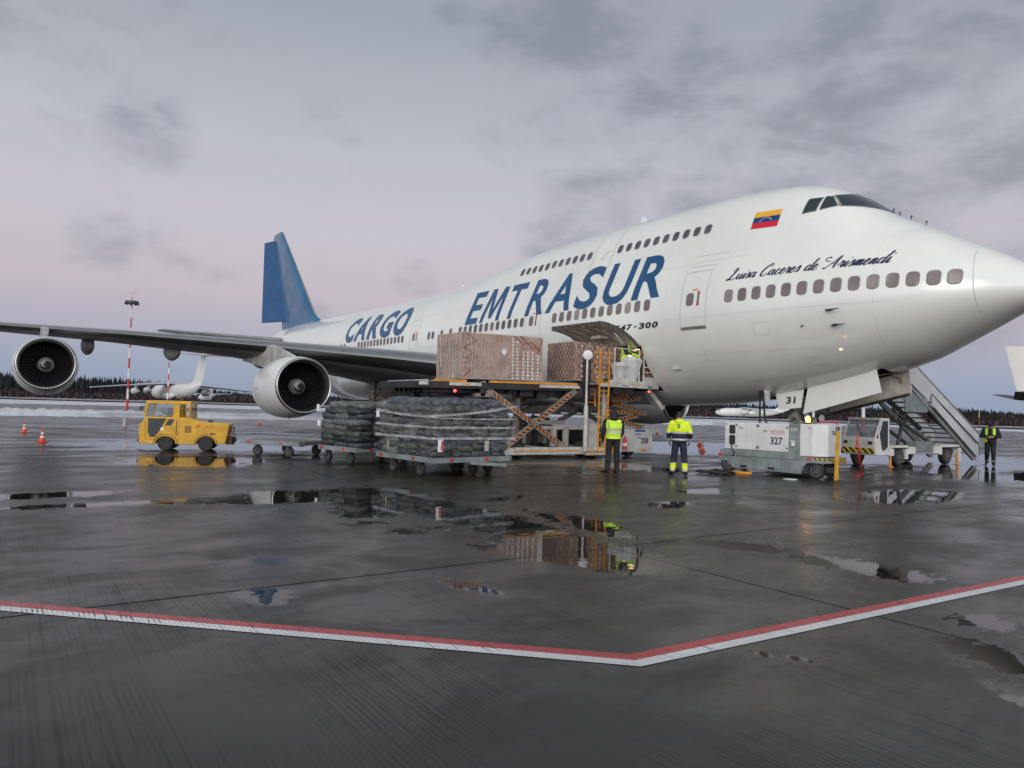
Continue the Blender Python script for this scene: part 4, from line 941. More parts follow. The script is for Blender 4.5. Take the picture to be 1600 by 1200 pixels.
# front bridge
g = G(BT); g.box(FX+.1, LX-.55, -4.5, -1.55, 2.73, 2.80); g.box(LX-.55, LX+.12, -4.60, -1.62, 2.73, 2.80); br = LB(g, 'bridge_platform', steel, bevel=.006)
g = G(BT); g.box(LX+.12, LX+.17, -4.5, -1.62, 2.80, 2.93); g.box(LX+.12, LX+.18, -4.62, -1.62, 2.66, 2.795); LB(g, 'platform_fascia', offw, br, bevel=.006)
g = G(BT); g.box(LX+.18, LX+.186, -3.72, -3.08, 2.695, 2.775); pl_ = LB(g, 'name_plate', mat('plate_white', (.7, .7, .68), .4, var=.05), br)
b, _ = text_bm('TREPEL', bold=.03); gg = G(BT); gg.b.free(); gg.b = b
for v in b.verts: v.co = (LX+.19, -4.16+.5*v.co.x, 2.68+.052*v.co.y)
LB(gg, 'plate_lettering', letter, pl_, sharp=0, norm=False)
g = G(BT); g.box(LX+.18, LX+.186, -2.22, -1.95, 2.70, 2.76); LB(g, 'blue_sticker', mat('blue_sticker', (.02, .12, .3), .4, var=.1), br)
g = G(BT); g.box(LX-.3, LX+.1, -3.9, -2.9, 2.42, 2.68); LB(g, 'winch_housing', blk, br)
g = G(BT); g.ell((LX+.16, -2.13, 2.56), (.045, .045, .045), 10, 7); LB(g, 'red_lamp', redlamp, br)
rx = LX+.10
for nm, pts in (('handrail', [(rx, -3.88, 2.93), (rx, -3.88, 4.10), (rx, -2.62, 4.10), (rx, -2.62, 2.93)]), ('handrail', [(rx, -2.38, 2.93), (rx, -2.38, 4.06), (rx, -1.72, 3.50), (rx, -1.72, 2.93)])):
    g = G(BT); g.tube(pts, .033, 8); LB(g, nm, offw, br)
for y0, y1, z in ((-3.88, -2.62, 3.46), (-2.38, -1.72, 3.48), (-2.38, -1.72, 3.28)): g = G(BT); g.tube([(rx, y0, z), (rx, y1, z)], .022, 8); LB(g, 'handrail', offw, br)
g = G(BT); g.box(rx-.02, rx+.02, -3.88, -3.1, 2.93, 3.02); g.box(rx-.02, rx+.02, -2.38, -1.72, 2.93, 3.10); LB(g, 'toe_board', offw, br)
# operator's console: a faceted white pedestal flaring upwards
def pedestal(cx, cy, z0, z1, w0, w1, d0, d1, ridge, name):
    g = G(BT); g.loft([[(cx+a*d/2, cy+b*w_/2, z+(ridge if (a, b) in ((0, 0),) else 0)) for a, b in ((-1, -1), (1, -1), (1.25, 0), (1, 1), (-1, 1))] for z, w_, d in ((z0, w0, d0), (z0+(z1-z0)*.85, w1, d1), (z1, w1*.55, d1*.7))], smooth=False); return LB(g, name, gpuw, br, bevel=.01)
cs_ = pedestal(LX-.05, -2.88, 2.93, 3.86, .32, .74, .25, .45, 0, 'control_console'); pedestal(LX-.25, -3.32, 2.93, 3.62, .36, .52, .2, .3, 0, 'control_console')
for y in (-3.02, -2.88): g = G(BT); g.ell((LX-.02, y, 3.89), (.045, .045, .035), 10, 7); LB(g, 'panel_lamp', warmlamp, cs_)
LX = LX0
# front scissors, folded: a stack of shallow striped arms
for a, b_ in (((-4.3, 1.93), (-2.05, 2.30)), ((-3.9, 2.07), (-2.35, 1.84)), ((-3.9, 1.72), (-1.72, 1.70)), ((-3.6, 1.36), (-2.2, 1.60)), ((-3.7, 1.50), (-1.85, 1.12))):
    hb((LX-.35, *a), (LX-.35, *b_), .1, .17)
for a, b_ in (((-4.3, 1.30), (-2.2, 2.25)), ((-4.2, 2.2), (-1.9, 1.2))): hb((FX+.5, *a), (FX+.5, *b_), .1, .17, False)
o = hb((LX-.30, -3.62, 2.30), (LX-.30, -2.75, 2.30), .06, .34); 
g = G(); g.cyl((LX-.25, -4.05, .4), (LX-.25, -4.05, 2.7), .13, n=14); LB(g, 'lift_ram', steel)
g = G(); g.bar((LX-.05, -2.02, 2.62), (LX+.1, -1.36, 1.88), .42, .16, (0, 0, 1)); LB(g, 'folding_arm', offw, bevel=.01)
g = G(); g.box(FX+.3, LX-.5, -4.4, -1.9, .42, 1.0); LB(g, 'power_unit', blk)
g = G(); g.box(LX-.7, LX-.02, -3.42, -1.66, .20, 1.08); cb_ = LB(g, 'engine_cabinet', offw, bevel=.012)
g = G(); g.box(LX-.018, LX-.012, -3.20, -1.86, .30, .92); LB(g, 'cabinet_door', mat('cabinet_door_white', (.50, .52, .50), .4, var=.1, vs=2), cb_, bevel=.004)
for y, z, w_, h_, m in ((-2.62, .97, .56, .09, MATS['blue_sticker']), (-2.58, .86, .26, .05, MATS['blue_sticker']), (-2.5, .74, .18, .03, blk)): g = G(); g.box(LX-.012, LX-.006, y, y+w_, z, z+h_); LB(g, 'sticker', m, cb_)
g = G(); g.box(LX-.02, LX-.01, -2.35, -2.0, .22, .30); LB(g, 'sticker', lorange, cb_)
b, _ = text_bm('208', bold=.02); gg = G(); gg.b.free(); gg.b = b
for v in b.verts: v.co = (LX-.004, -2.32+.42*v.co.x, .52+.22*v.co.y)
LB(gg, 'fleet_number', letter, cb_, sharp=0, norm=False)
g = G(); g.lathe([(.0, .02), (.0, .08), (.36, .085), (.42, .05), (.46, .025), (.52, .02)], (LX+.07, -3.22, .30), (0, 0, 1), 18); g.tube([(LX+.07, -3.22, .8), (LX+.12, -3.3, .76), (LX+.14, -3.3, .5)], .014, 6); fe = LB(g, 'fire_extinguisher', redp)
g = G(); g.lathe([(0, .087), (.12, .087)], (LX+.07, -3.22, .44), (0, 0, 1), 18, cap=False); LB(g, 'paper_label', MATS['plate_white'], fe)
g = G(); g.prism([(-4.98, .3), (-4.45, .3), (-4.45, 1.0), (-4.6, 1.28), (-4.9, 1.28), (-4.98, 1.1)], 0, LX-.35, LX-.03); LB(g, 'control_box', offw, bevel=.01)
# ladder of two overlapping sections
def ladder(y0, y1, z0, z1, x, n, name='access_ladder'):
    g = G()
    for y in (y0, y1): g.box(x-.025, x+.025, y-.022, y+.022, z0, z1)
    for k in range(n): z = z0+(z1-z0)*(k+.5)/n; g.box(x-.02, x+.02, y0, y1, z-.018, z+.018)
    return LB(g, name, lorange)
ladder(-5.02, -4.62, 1.9, 4.05, LX-.12, 7); ladder(-5.17, -4.72, 2.3, 4.02, LX+.72, 5); ladder(-5.21, -4.78, .3, 2.42, LX+.76, 8); ladder(-4.92, -4.53, .25, 1.75, LX+.82, 5)
g = G(); g.box(LX+.66, LX+.70, -5.25, -4.65, 2.68, 2.90); LB(g, 'ladder_bracket', lorange, bevel=.006)
g = G(); g.tube([(LX+.1, -5.24, .25), (LX+.1, -5.24, 1.92)], .085, 14); g.tube([(LX+.1, -5.24, 1.9), (LX+.1, -5.24, 3.62)], .045, 12); lp = LB(g, 'lamp_post', offw)
g = G(); g.lathe([(-.03, .05), (-.03, .17), (0, .185), (.03, .17), (.05, .05)], (LX+.12, -5.24, 3.78), (.75, -.66, .0), 24); LB(g, 'round_lamp_back', gpuw, lp)
g = G(); g.box(LX-.1, LX+.04, -5.3, -5.0, 2.2, 3.62); LB(g, 'mast_channel', mat('dark_plum_channel', (.045, .03, .035), .5, var=.2))
for y in (-6.9, -6.2): g = G(); g.box(LX-1.9, LX-1.7, y-.05, y+.12, .35, 1.5); LB(g, 'guide_post', blk)
g = G(); g.box(FX+.4, FX+.6, -6.9, -4.2, .42, 1.0); g.box(FX+.3, FX+.5, -6.9, -4.2, 1.55, 1.75); LB(g, 'rear_beam', brownst)
g = G(); g.box(FX+.9, FX+1.0, -8.3, -4.4, 1.15, 1.32); LB(g, 'hose_tray', offw)
for y in (-5.75, -5.15): g = G(); g.box(LX-1.2, LX-1.12, y-.12, y+.12, .36, 1.12); LB(g, 'frame_post', offw)
g = G(); g.box(LX-1.25, LX-1.1, -6.3, -4.3, 1.0, 1.12); LB(g, 'frame_beam', offw)
for k in range(3): g = G(); g.tube([(LX-.3, -8.2+k*.05, 2.3), (LX-.35, -8.3, 1.7+.08*k), (LX-.4, -7.7, 1.25+.05*k), (LX-.4, -6.8, .9), (LX-.35, -6.2, .42)], .018, 6); LB(g, 'hydraulic_hose', blk)
for k in range(5): g = G(); g.box(FX+.62, FX+.68, -6.7+k*.5, -6.55+k*.5, .4, 1.02); LB(g, 'rib_plate', offw)
# ------------------------------------------------------------------ pallets of cartons
def carton_mat():
    m = bpy.data.materials.new('stacked_cartons'); m.use_nodes = True; t = NT(m.node_tree); p = t.n['Principled BSDF']; pos = t.new('ShaderNodeTexCoord').outputs['Object']
    s3 = t.new('ShaderNodeSeparateXYZ'); t.put(s3, 0, pos); c = t.new('ShaderNodeCombineXYZ'); t.put(c, 0, t.math('ADD', s3.outputs[0], s3.outputs[1])); t.put(c, 1, s3.outputs[2])
    bt = t.new('ShaderNodeTexBrick', offset=.0); t.put(bt, 'Vector', c.outputs[0]); t.put(bt, 'Scale', 1.); bt.inputs['Brick Width'].default_value = .39; bt.inputs['Row Height'].default_value = .37; bt.inputs['Mortar Size'].default_value = .007
    bt.inputs['Color1'].default_value = (.27, .155, .105, 1); bt.inputs['Color2'].default_value = (.37, .235, .175, 1); bt.inputs['Mortar'].default_value = (.09, .05, .036, 1)
    n = t.noise(pos, 2.2, 5., .6); c1 = t.mix(t.mapr(n, .35, .7), bt.outputs[0], (.40, .28, .23, 1))
    mp = t.new('ShaderNodeMapping'); t.put(mp, 0, pos); mp.inputs['Scale'].default_value = (7, 7, .45); st = t.mapr(t.noise(mp.outputs[0], 1.0, 3., .6, .2), .56, .66)
    mp2 = t.new('ShaderNodeMapping'); t.put(mp2, 0, pos); mp2.inputs['Scale'].default_value = (4, 4, 4); cr_ = t.noise(mp2.outputs[0], 1.6, 6., .7, 2.5); crk = t.math('SUBTRACT', 1., t.mapr(t.math('ABSOLUTE', t.math('SUBTRACT', cr_, .5)), 0., .035))
    film = t.math('MAXIMUM', t.math('MULTIPLY', st, .14), t.math('MULTIPLY', crk, .30))
    t.put(p, 'Base Color', t.mix(film, c1, (.56, .52, .50, 1))); t.put(p, 'Roughness', t.mapr(n, .3, .7, .22, .5)); p.inputs['Coat Weight'].default_value = .25
    b = t.new('ShaderNodeBump'); t.put(b, 'Distance', .02); t.put(b, 'Strength', .5); t.put(b, 'Height', cr_); t.put(p, 'Normal', b.outputs[0]); return m
cart_m = carton_mat(); film = mat('white_net_rope', (.52, .50, .47), .5, var=.15); redrope = mat('red_rope', (.28, .05, .035), .6, var=.2); brope = mat('brown_net_rope', (.10, .06, .045), .7, var=.2)
def pallet(label, x0, x1, y0, y1, z0, z1, tilt, seed, style):
    rnd = random.Random(seed); cx, cy = (x0+x1)/2, (y0+y1)/2; th = thing('cargo_pallet', label, 'cargo pallet', (cx, cy, z0), 0, 'pallets of cartons on the loader'); th.rotation_euler = (tilt, 0, 0)
    X0, X1, Y0, Y1, H = x0-cx, x1-cx, y0-cy, y1-cy, z1-z0
    g = G(); g.box(X0-.04, X1+.04, Y0-.04, Y1+.04, 0, .03); g.build('pallet_sheet', steel, th)
    g = G(); n = 9; rings = []   # slightly bulged block
    def wob(a, b, c): return .018*mnoise.noise(Vector((a*1.7+seed, b*1.7, c*1.7)))
    for k in range(9):
        z = .03+(H-.03)*k/8; r = []; s_ = 1+.006*math.sin(PI*k/8)
        for i in range(24):
            side, u = divmod(i, 6); u /= 6
            q = [(X0+(X1-X0)*u, Y0), (X1, Y0+(Y1-Y0)*u), (X1-(X1-X0)*u, Y1), (X0, Y1-(Y1-Y0)*u)][side]
            w_ = wob(q[0], q[1], z); r.append((q[0]*s_+w_, q[1]*s_+w_, z+(wob(q[0], q[1], 9) if k == 8 else 0)))
        rings.append(r)
    g.loft(rings, smooth=False); body = g.build('carton_stack', cart_m, th, sharp=30)
    off = .03
    def face(f, u, v): # near (x=X1) face 'n', tail (y=Y0) face 't'
        return Vector((X1+off, Y0+(Y1-Y0)*u, .03+H*v)) if f == 'n' else Vector((X1-(X1-X0)*u, Y0-off, .03+H*v))
    def rope(P, r, g): g.tube(P, r, 5, cap=False)
    if style == 'wrapped':
        g = G()
        for f, cnt in (('t', 16), ('n', 15)):
            for k in range(cnt):
                u = (k+.5)/cnt*(1 if f == 't' else .62)+rnd.uniform(-.01, .01); v0 = rnd.uniform(.55, 1.) if rnd.random() < .3 else 1.; v1 = rnd.uniform(0, .3) if rnd.random() < .4 else 0.
                rope([face(f, u+.012*math.sin(j*1.7+k)*rnd.uniform(.2, 1.6), v0+(v1-v0)*j/7) for j in range(8)], rnd.choice([.005, .008, .013]), g)
            for k in range(30):
                u, v = rnd.random(), rnd.random()*.7; L = rnd.uniform(.05, .17); a = rnd.uniform(-1, 1)
                rope([face(f, min(1, max(0, u+L*j/4*math.cos(a))), min(1, max(0, v+.35*L*j*math.sin(a)+.05*math.sin(j*2+k)))) for j in range(5)], .006, g)
        g.build('cargo_net', film, th, sharp=0)
        g = G()
        for q in ([(.02, 1.), (.16, .82), (.0, .64)], [(.02, .64), (.13, .56), (.03, .42)], [(.0, .45), (.12, .40), (.0, .3)], [(.1, .2), (.0, .02)], [(.62, .97), (.74, .8), (.84, .86), (.96, .66)], [(.7, .99), (.86, .72)], [(.99, .95), (.92, .6)]): rope([face('n', *c) for c in q], .010, g)
        g.build('lashing_rope', redrope, th, sharp=0)
        for ci, (u, top) in enumerate(((.605, 13), (.665, 12), (.74, 9), (.80, 9), (.86, 9), (.93, 8))):   # columns of paper labels
            g = G()
            for k in range(top):
                if ci == 1 and k in (10,): continue
                c = face('n', u, .03+k*.0735); w_, h_ = .042+rnd.uniform(-.006, .006), .034; c.x -= .004
                g.poly([c+Vector((0, -w_, -h_)), c+Vector((0, w_, -h_)), c+Vector((0, w_*.8, h_)), c+Vector((0, -w_*.8, h_))])
            o_ = g.build('paper_label', MATS['plate_white'], th, sharp=0)
        g = G(); c = face('n', .49, .60); c.x += .02
        for k, (r, m) in enumerate(((.15, 0), (.125, 1))): g.mi = m; g.poly([c+Vector((k*.004, 0, -r)), c+Vector((k*.004, r, 0)), c+Vector((k*.004, 0, r)), c+Vector((k*.004, -r, 0))])
        g.build('diamond_label', [mat('label_pink_edge', (.55, .3, .28), .5, var=0), MATS['plate_white']], th, sharp=0)
    else:
        g = G()
        for k in range(-6, 14):
            for s_ in (1, -1):
                P = []
                for j in range(15):
                    v = j/14; u = (k/9)+s_*v*.55+.015*math.sin(v*7+k)
                    if 0 <= u <= 1: P.append(face('t', u, v))
                if len(P) > 2: rope(P, .008, g)
        for k in range(-4, 14):
            for s_ in (1, -1):
                P = []
                for j in range(15):
                    v = j/14; u = (k/9)+s_*v*.45+.012*math.sin(v*6+k)
                    if 0 <= u <= 1: P.append(face('n', u, v))
                if len(P) > 2: rope(P, .008, g)
        g.build('cargo_net', brope, th, sharp=0)
        for ci in range(6):
            g = G()
            for k in range(7):
                c = face('n', .12+ci*.155, .10+k*.13); c.x += .004; w_, h_ = .035, .03
                g.poly([c+Vector((0, -w_, -h_)), c+Vector((0, w_, -h_)), c+Vector((0, w_, h_)), c+Vector((0, -w_, h_))])
            g.build('paper_label', MATS['plate_white'], th, sharp=0)
    return th
pallet('tall block of cartons in white netting with columns of paper labels, on the loader tail', -14.36, -12.68, -10.46, -7.15, 2.70, 4.24, .0185, 3, 'wrapped')
pallet('block of cartons under a brown diamond net, behind the lamp post at the hold', -14.40, -12.72, -5.62, -3.22, 2.83, 4.27, .004, 5, 'net')
pallet('block of cartons already inside the hold, behind the bending operator', -14.7, -12.12, -2.62, -.2, 2.80, 4.12, 0., 8, 'net')
# ------------------------------------------------------------------ sack loads on pallet dollies
sackm = [mat('sack_'+n, c, .36, var=.45, vs=7, bump=1., bs=30) for n, c in (('slate', (.036, .047, .050)), ('olive', (.052, .066, .052)), ('blue_grey', (.045, .058, .070)), ('dark', (.020, .026, .027)), ('pale', (.11, .125, .115)))]
def sack_mesh(seed, L, Wd, H, m, parent):
    g = G(); rows = []; n, k_ = 22, 9
    def se(c, e): return math.copysign(abs(c)**e, c)
    for j in range(1, k_):
        a = -PI/2+PI*j/k_; r = []
        for i in range(n):
            b_ = 2*PI*i/n; x = se(math.cos(a), .6)*se(math.cos(b_), .5); y = se(math.cos(a), .6)*se(math.sin(b_), .5); z = se(math.sin(a), .8)
            q = Vector((x*L/2, y*Wd/2, z*H/2)); nn = mnoise.noise(Vector((x*1.6+seed*7, y*1.6, z*.9))); n2 = mnoise.noise(Vector((x*4+seed*3, y*4, z*2)))
            n3 = mnoise.noise(Vector((x*11+seed, y*11, z*3))); q *= 1+.08*nn+.02*n3; q.z += .06*nn+.05*n2+.03*n3; r.append(g.v(q))
        rows.append(r)
    for a, b in zip(rows, rows[1:]): g.skin(a, b)
    g._f(rows[0][::-1], True); g._f(rows[-1], True); return g.build('sack', m, parent, sharp=0)
SACKS = []
def sack_load(label, parent_loc, rz, x0, x1, y0, y1, z0, layers, seed, lh=.158, bands=True):
    rnd = random.Random(seed); th = thing('sack_load', label, 'sack load', parent_loc, rz, 'loads of grey sacks on pallet dollies')
    W_, L_ = x1-x0, y1-y0
    for k in range(layers):
        nx, ny = 4, 3
        mt = rnd.choice(sackm)
        for i in range(nx):
            for j in range(ny):
                tp = 1-.05*max(0, k-layers+3); edge = i in (0, nx-1) or j in (0, ny-1)
                if 0 < i < nx-1 and 0 < j < ny-1 and k < layers-1: continue
                if k < layers-1 and (i == nx-1 and 0 < j < ny-1): continue
                m = rnd.choice([mt, mt, rnd.choice(sackm)])
                if len(SACKS) < 8: o = sack_mesh(len(SACKS), 1., 1., 1., m, th); SACKS.append(o.data); me = o.data
                else: me = rnd.choice(SACKS); o = bpy.data.objects.new('sack', me); COL.objects.link(o); o.parent = th
                me2 = me.copy() if m not in list(me.materials) else me
                if me2 is not me: me2.materials.clear(); me2.materials.append(m); o.data = me2
                cx = (i+.5)/nx-.5; cy = (j+.5)/ny-.5
                o.location = ((x0+x1)/2+cx*W_*tp+rnd.uniform(-.06, .06), (y0+y1)/2+cy*L_*tp+rnd.uniform(-.07, .07), z0+.08+k*lh+rnd.uniform(-.012, .012))
                o.scale = (W_/nx*1.12*tp, L_/ny*1.12*tp, lh*1.75); o.rotation_euler = (rnd.uniform(-.07, .07), rnd.uniform(-.07, .07), rnd.uniform(-.1, .1)+(PI if rnd.random() < .5 else 0))
    return th
wrapm = bpy.data.materials.new('clear_stretch_film'); wrapm.use_nodes = True; t = NT(wrapm.node_tree); p = t.n['Principled BSDF']; co = t.new('ShaderNodeTexCoord').outputs['Object']
p.inputs['Base Color'].default_value = (.55, .57, .58, 1); p.inputs['Roughness'].default_value = .18
mp = t.new('ShaderNodeMapping'); t.put(mp, 0, co); mp.inputs['Scale'].default_value = (1.5, 1.5, 6); nz = t.noise(mp.outputs[0], 2., 6., .7, .8)
t.put(p, 'Alpha', t.mapr(nz, .45, .8, .02, .42)); b_ = t.new('ShaderNodeBump'); t.put(b_, 'Distance', .02); t.put(b_, 'Height', nz); t.put(p, 'Normal', b_.outputs[0])
tape = mat('white_wrap_band', (.33, .34, .36), .3, var=.25, vs=5)
def dolly(label, loc, rz, Wx, Ly, wl, red=True):
    th = thing('pallet_dolly', label, 'dolly', loc, rz, 'pallet dollies behind the tug')
    g = G(); g.box(.02, Wx-.02, .02, Ly-.02, .44, .49); g.build('deck', mat('dolly_deck', (.16, .17, .165), .5, var=.25, vs=4), th, bevel=.006)
    g = G(); 
    for a in ((0, .05, 0, Ly), (Wx-.05, Wx, 0, Ly), (.05, Wx-.05, 0, .05), (.05, Wx-.05, Ly-.05, Ly)): g.box(a[0], a[1], a[2], a[3], .37, .50)
    g.box(.3, .36, .05, Ly-.05, .34, .43); g.box(Wx-.36, Wx-.3, .05, Ly-.05, .34, .43)
    g.build('frame', greyg, th)
    for c in wl:
        g = G(); wheel(g, (c[0], c[1], .17), .17, .10, (1, 0, 0), 20, .5); w_ = g.build('wheel', [rubber, hubm], th)
        g = G(); g.bar((c[0]-.07, c[1], .17), (c[0]-.07, c[1], .37), .02, .08, (0, 1, 0)); g.bar((c[0]+.07, c[1], .17), (c[0]+.07, c[1], .37), .02, .08, (0, 1, 0)); g.box(c[0]-.09, c[0]+.09, c[1]-.06, c[1]+.06, .345, .37); g.build('caster_fork', dark, w_)
    g = G(); g.bar((Wx*.5, Ly, .42), (Wx*.5, Ly+.75, .36), .05, .05); g.ell((Wx*.5, Ly+.78, .36), (.05, .07, .03), 10, 6); g.build('tow_bar', steel, th)
    for (x, y, a) in ((-.006, Ly*.33, 0), (-.006, Ly*.9, 0), (Wx*.22, -.006, 1), (Wx*.66, -.006, 1)):
        g = G(); g.box(x-.004, x+.004, y-.06, y+.06, .40, .47) if a == 0 else g.box(x-.06, x+.06, y-.004, y+.004, .40, .47); g.build('red_reflector', redp, th)
    return th
def loc2(p, rz, x, y, z=0): c, s = math.cos(rz), math.sin(rz); return (p[0]+x*c-y*s, p[1]+x*s+y*c, z)
R3 = math.radians(96.5); C3 = (-7.58, -14.23, 0)
d3 = dolly('nearest grey dolly under the wrapped load of sacks', C3, R3, 2.49, 2.65, [(.14, .72), (.14, 1.95), (2.3, .72), (2.3, 1.95), (1.72, .62), (1.9, 1.7)])
g = G(); g.bar((1.1, -.02, .36), (2.0, -.34, .30), .10, .08); g.build('tow_bar', greyg, d3)
s3_ = sack_load('large load of grey sacks bound with white film bands on the nearest dolly', C3, R3, .06, 2.45, .06, 2.55, .49, 9, 11)
def band(th, x0, x1, y0, y1, zs, m, wd=.03, sag=.0, seed=0):
    g = G(); off = .07; pts = [(x0-off, y1), (x0-off, y0-off+.05), (x0-off+.05, y0-off), (x1+off, y0-off)]; P = []
    for i in range(3):
        a, b = pts[i], pts[i+1]; n = 14 if i != 1 else 3
        for k in range(n): P.append((a[0]+(b[0]-a[0])*k/n, a[1]+(b[1]-a[1])*k/n))
    P.append(pts[-1]); row = []; N = len(P)-1
    for i, q in enumerate(P):
        u = i/N; z = sum(zz*w_ for zz, w_ in zip(zs, [(1-u)**2, 2*u*(1-u), u*u]))+.012*mnoise.noise(Vector((i*.4, seed, 0))); w2 = wd*(1+.5*mnoise.noise(Vector((i*.5, seed, 5))))
        o_ = .03*mnoise.noise(Vector((i*.6, seed, 2))); row.append((g.v((q[0]-o_, q[1]-o_, z-w2)), g.v((q[0]-o_, q[1]-o_, z+w2))))
    for a, b in zip(row, row[1:]): g._f([a[0], b[0], b[1], a[1]], True)
    return g.build('wrap_band', m, th, sharp=0)
for i, zs in enumerate(((1.62, 1.30, 1.80), (1.58, 1.42, 1.46), (1.25, 1.22, 1.24), (.96, .98, .96))): band(s3_, .0, 2.5, .0, 2.6, zs, tape, (.028, .014, .022, .03)[i], seed=i)
band(s3_, .0, 2.5, .0, 2.6, (1.75, 1.1, .7), mat('brown_lashing', (.09, .06, .045), .6, var=.2), .012, seed=9)
g = G(); R = []
for k in range(12):
    z = .52+1.40*k/11; o_ = .075; pts = [(-o_, 2.4), (-o_, 1.6), (-o_, .8), (-o_, .05), (.05, -o_), (.8, -o_), (1.6, -o_), (2.5, -o_)]; R.append([g.v((x+.03*mnoise.noise(Vector((x*2, y*2, z*3))), y+.03*mnoise.noise(Vector((x*2, y*2, z*3+5))), z)) for x, y in pts])
for a, b in zip(R, R[1:]): g.skin(a, b, True, False)
g.build('stretch_film', wrapm, s3_, sharp=0)
def lab(th, x, y, z, w_, h_, face='x', m=None, nm='paper_label'):
    g = G()
    if face == 'x': P = [(x, y+w_/2, z-h_/2), (x, y-w_/2, z-h_/2), (x, y-w_/2, z+h_/2), (x, y+w_/2, z+h_/2)]
    else: P = [(x-w_/2, y, z-h_/2), (x+w_/2, y, z-h_/2), (x+w_/2, y-.01, z+h_/2), (x-w_/2, y, z+h_/2)]
    g.poly(P); o = g.build(nm, m or MATS['plate_white'], th, sharp=0, norm=False); return o
wl_ = lab(s3_, .12, -.10, .80, .15, .30, 'y'); lab(wl_, .16, -.105, .80, .05, .24, 'y', redm, 'red_stripe')
lab(s3_, -.10, 2.45, 1.50, .16, .16, 'x'); lab(s3_, 1.55, -.11, .78, .14, .26, 'y', mat('pale_green_label', (.35, .37, .33), .5, var=.1)); lab(s3_, -.10, 1.9, .75, .08, .22, 'x', mat('tan_label', (.35, .28, .2), .5, var=.1))
R2 = math.radians(103.5); C2 = (-11.47, -14.55, 0)
dolly('grey dolly under the unwrapped pile of sacks, in the middle of the row', C2, R2, 2.3, 1.9, [(.14, .45), (.14, 1.55), (2.1, .45), (2.1, 1.55)])
s2_ = sack_load('pile of dark green and blue grey sacks without wrapping on the middle dolly', C2, R2, .04, 2.3, .0, 1.9, .49, 8, 23, lh=.158)
lab(s2_, -.10, 1.75, 1.15, .16, .16, 'x'); lab(s2_, -.08, 1.85, 1.6, .14, .2, 'x')
R1 = math.radians(128); C1 = (-14.49, -15.17, 0)
dolly('empty flat grey dolly just behind the yellow tug', C1, R1, 1.9, 2.05, [(.14, .45), (.14, 1.6), (1.7, .45), (1.7, 1.6)])
# ------------------------------------------------------------------ yellow tug
dkc = mat('dark_cab_interior', (.02, .025, .03), .35, var=.3, vs=4); TR = math.radians(70); tug = thing('baggage_tug', 'small yellow tow tractor with a boxy cab, heading left with the dollies', 'tug', (-18.15, -17.12, 0), TR)
def arch(cx, r, z, n=9): return [(cx-r*math.cos(PI*k/n)*-1*-1, z+r*math.sin(PI*k/n)*.9) for k in range(n+1)]
def side_profile():
    P = [(-2.06, .22)]
    P += [(-1.25-.31, .22)] + [(-1.25-.31*math.cos(PI*k/8), .22+.26*math.sin(PI*k/8)) for k in range(1, 8)] + [(-1.25+.31, .22)]
    P += [(-.31, .20)] + [(-.31*math.cos(PI*k/8), .20+.30*math.sin(PI*k/8)) for k in range(1, 8)] + [(.31, .24), (.60, .24), (.66, .5), (.72, .90), (.66, .93), (.2, .96), (-.25, 1.0), (-.46, 1.08), (-.50, 1.12), (-1.9, 1.12), (-1.97, .92), (-2.08, .88)]
    return P
g = G(); g.prism(side_profile(), 1, 0, 1.28); body = g.build('body', yel, tug, bevel=.02)
g = G()   # cab: roof and pillars
g.prism([(-1.90, 1.55), (-.50, 1.55), (-.50, 1.66), (-1.86, 1.66)], 1, -.01, 1.29)
for y0, y1 in ((-.0, .05), (1.23, 1.28)):
    g.prism([(-1.97, 1.10), (-1.88, 1.10), (-1.80, 1.56), (-1.89, 1.56)], 1, y0, y1); g.prism([(-1.06, 1.1), (-.84, 1.1), (-.86, 1.56), (-1.04, 1.56)], 1, y0, y1); g.prism([(-.56, 1.1), (-.5, 1.1), (-.5, 1.56), (-.56, 1.56)], 1, y0, y1)
cabf = g.build('cab', yel, tug, bevel=.012)
for y in (.02, 1.26): g = G(); g.prism([(-1.87, 1.13), (-1.07, 1.13), (-1.05, 1.53), (-1.80, 1.53)], 1, y, y+.006); g.build('side_window', clear2, cabf)
g = G(); g.hexa([(-1.94, .06, 1.13), (-1.93, .06, 1.13), (-1.93, 1.22, 1.13), (-1.94, 1.22, 1.13), (-1.86, .06, 1.54), (-1.85, .06, 1.54), (-1.85, 1.22, 1.54), (-1.86, 1.22, 1.54)]); g.build('windscreen', clear, cabf)
for x in (-.6,): g = G(); g.box(-.52, -.51, .06, 1.22, 1.14, 1.54); g.build('rear_window', clear, cabf)
g = G()
for k in range(5): z = 1.16+k*.085; g.tube([(-.82, -.012, z), (-.52, -.012, z)], .006, 5, True); g.tube([(-.50, 0, z), (-.50, 1.28, z)], .006, 5)
for k in range(3): g.tube([(-.78+k*.12, -.012, 1.12), (-.78+k*.12, -.012, 1.54)], .006, 5)
for k in range(8): g.tube([(-.497, .1+k*.155, 1.12), (-.497, .1+k*.155, 1.54)], .006, 5)
g.build('window_cage', yel, cabf)
g = G(); g.box(-1.3, -1.1, .35, .8, 1.1, 1.4); g.box(-1.36, -1.05, .3, .85, 1.06, 1.14); g.build('driver_seat', blk, tug, bevel=.02)
g = G(); g.prism([(-1.80, 1.07), (-1.24, 1.07), (-1.50, .56), (-1.58, .45), (-1.72, .45), (-1.80, .62)], 1, -.006, .0); g.build('door_glass', dkc, tug)
g = G(); g.prism([(-1.17, 1.05), (-.98, 1.05), (-1.10, .84), (-1.28, .84)], 1, -.006, 0.); g.build('door_glass', dkc, tug)
dm = mat('tug_seam', (.18, .10, .01), .6, var=0)
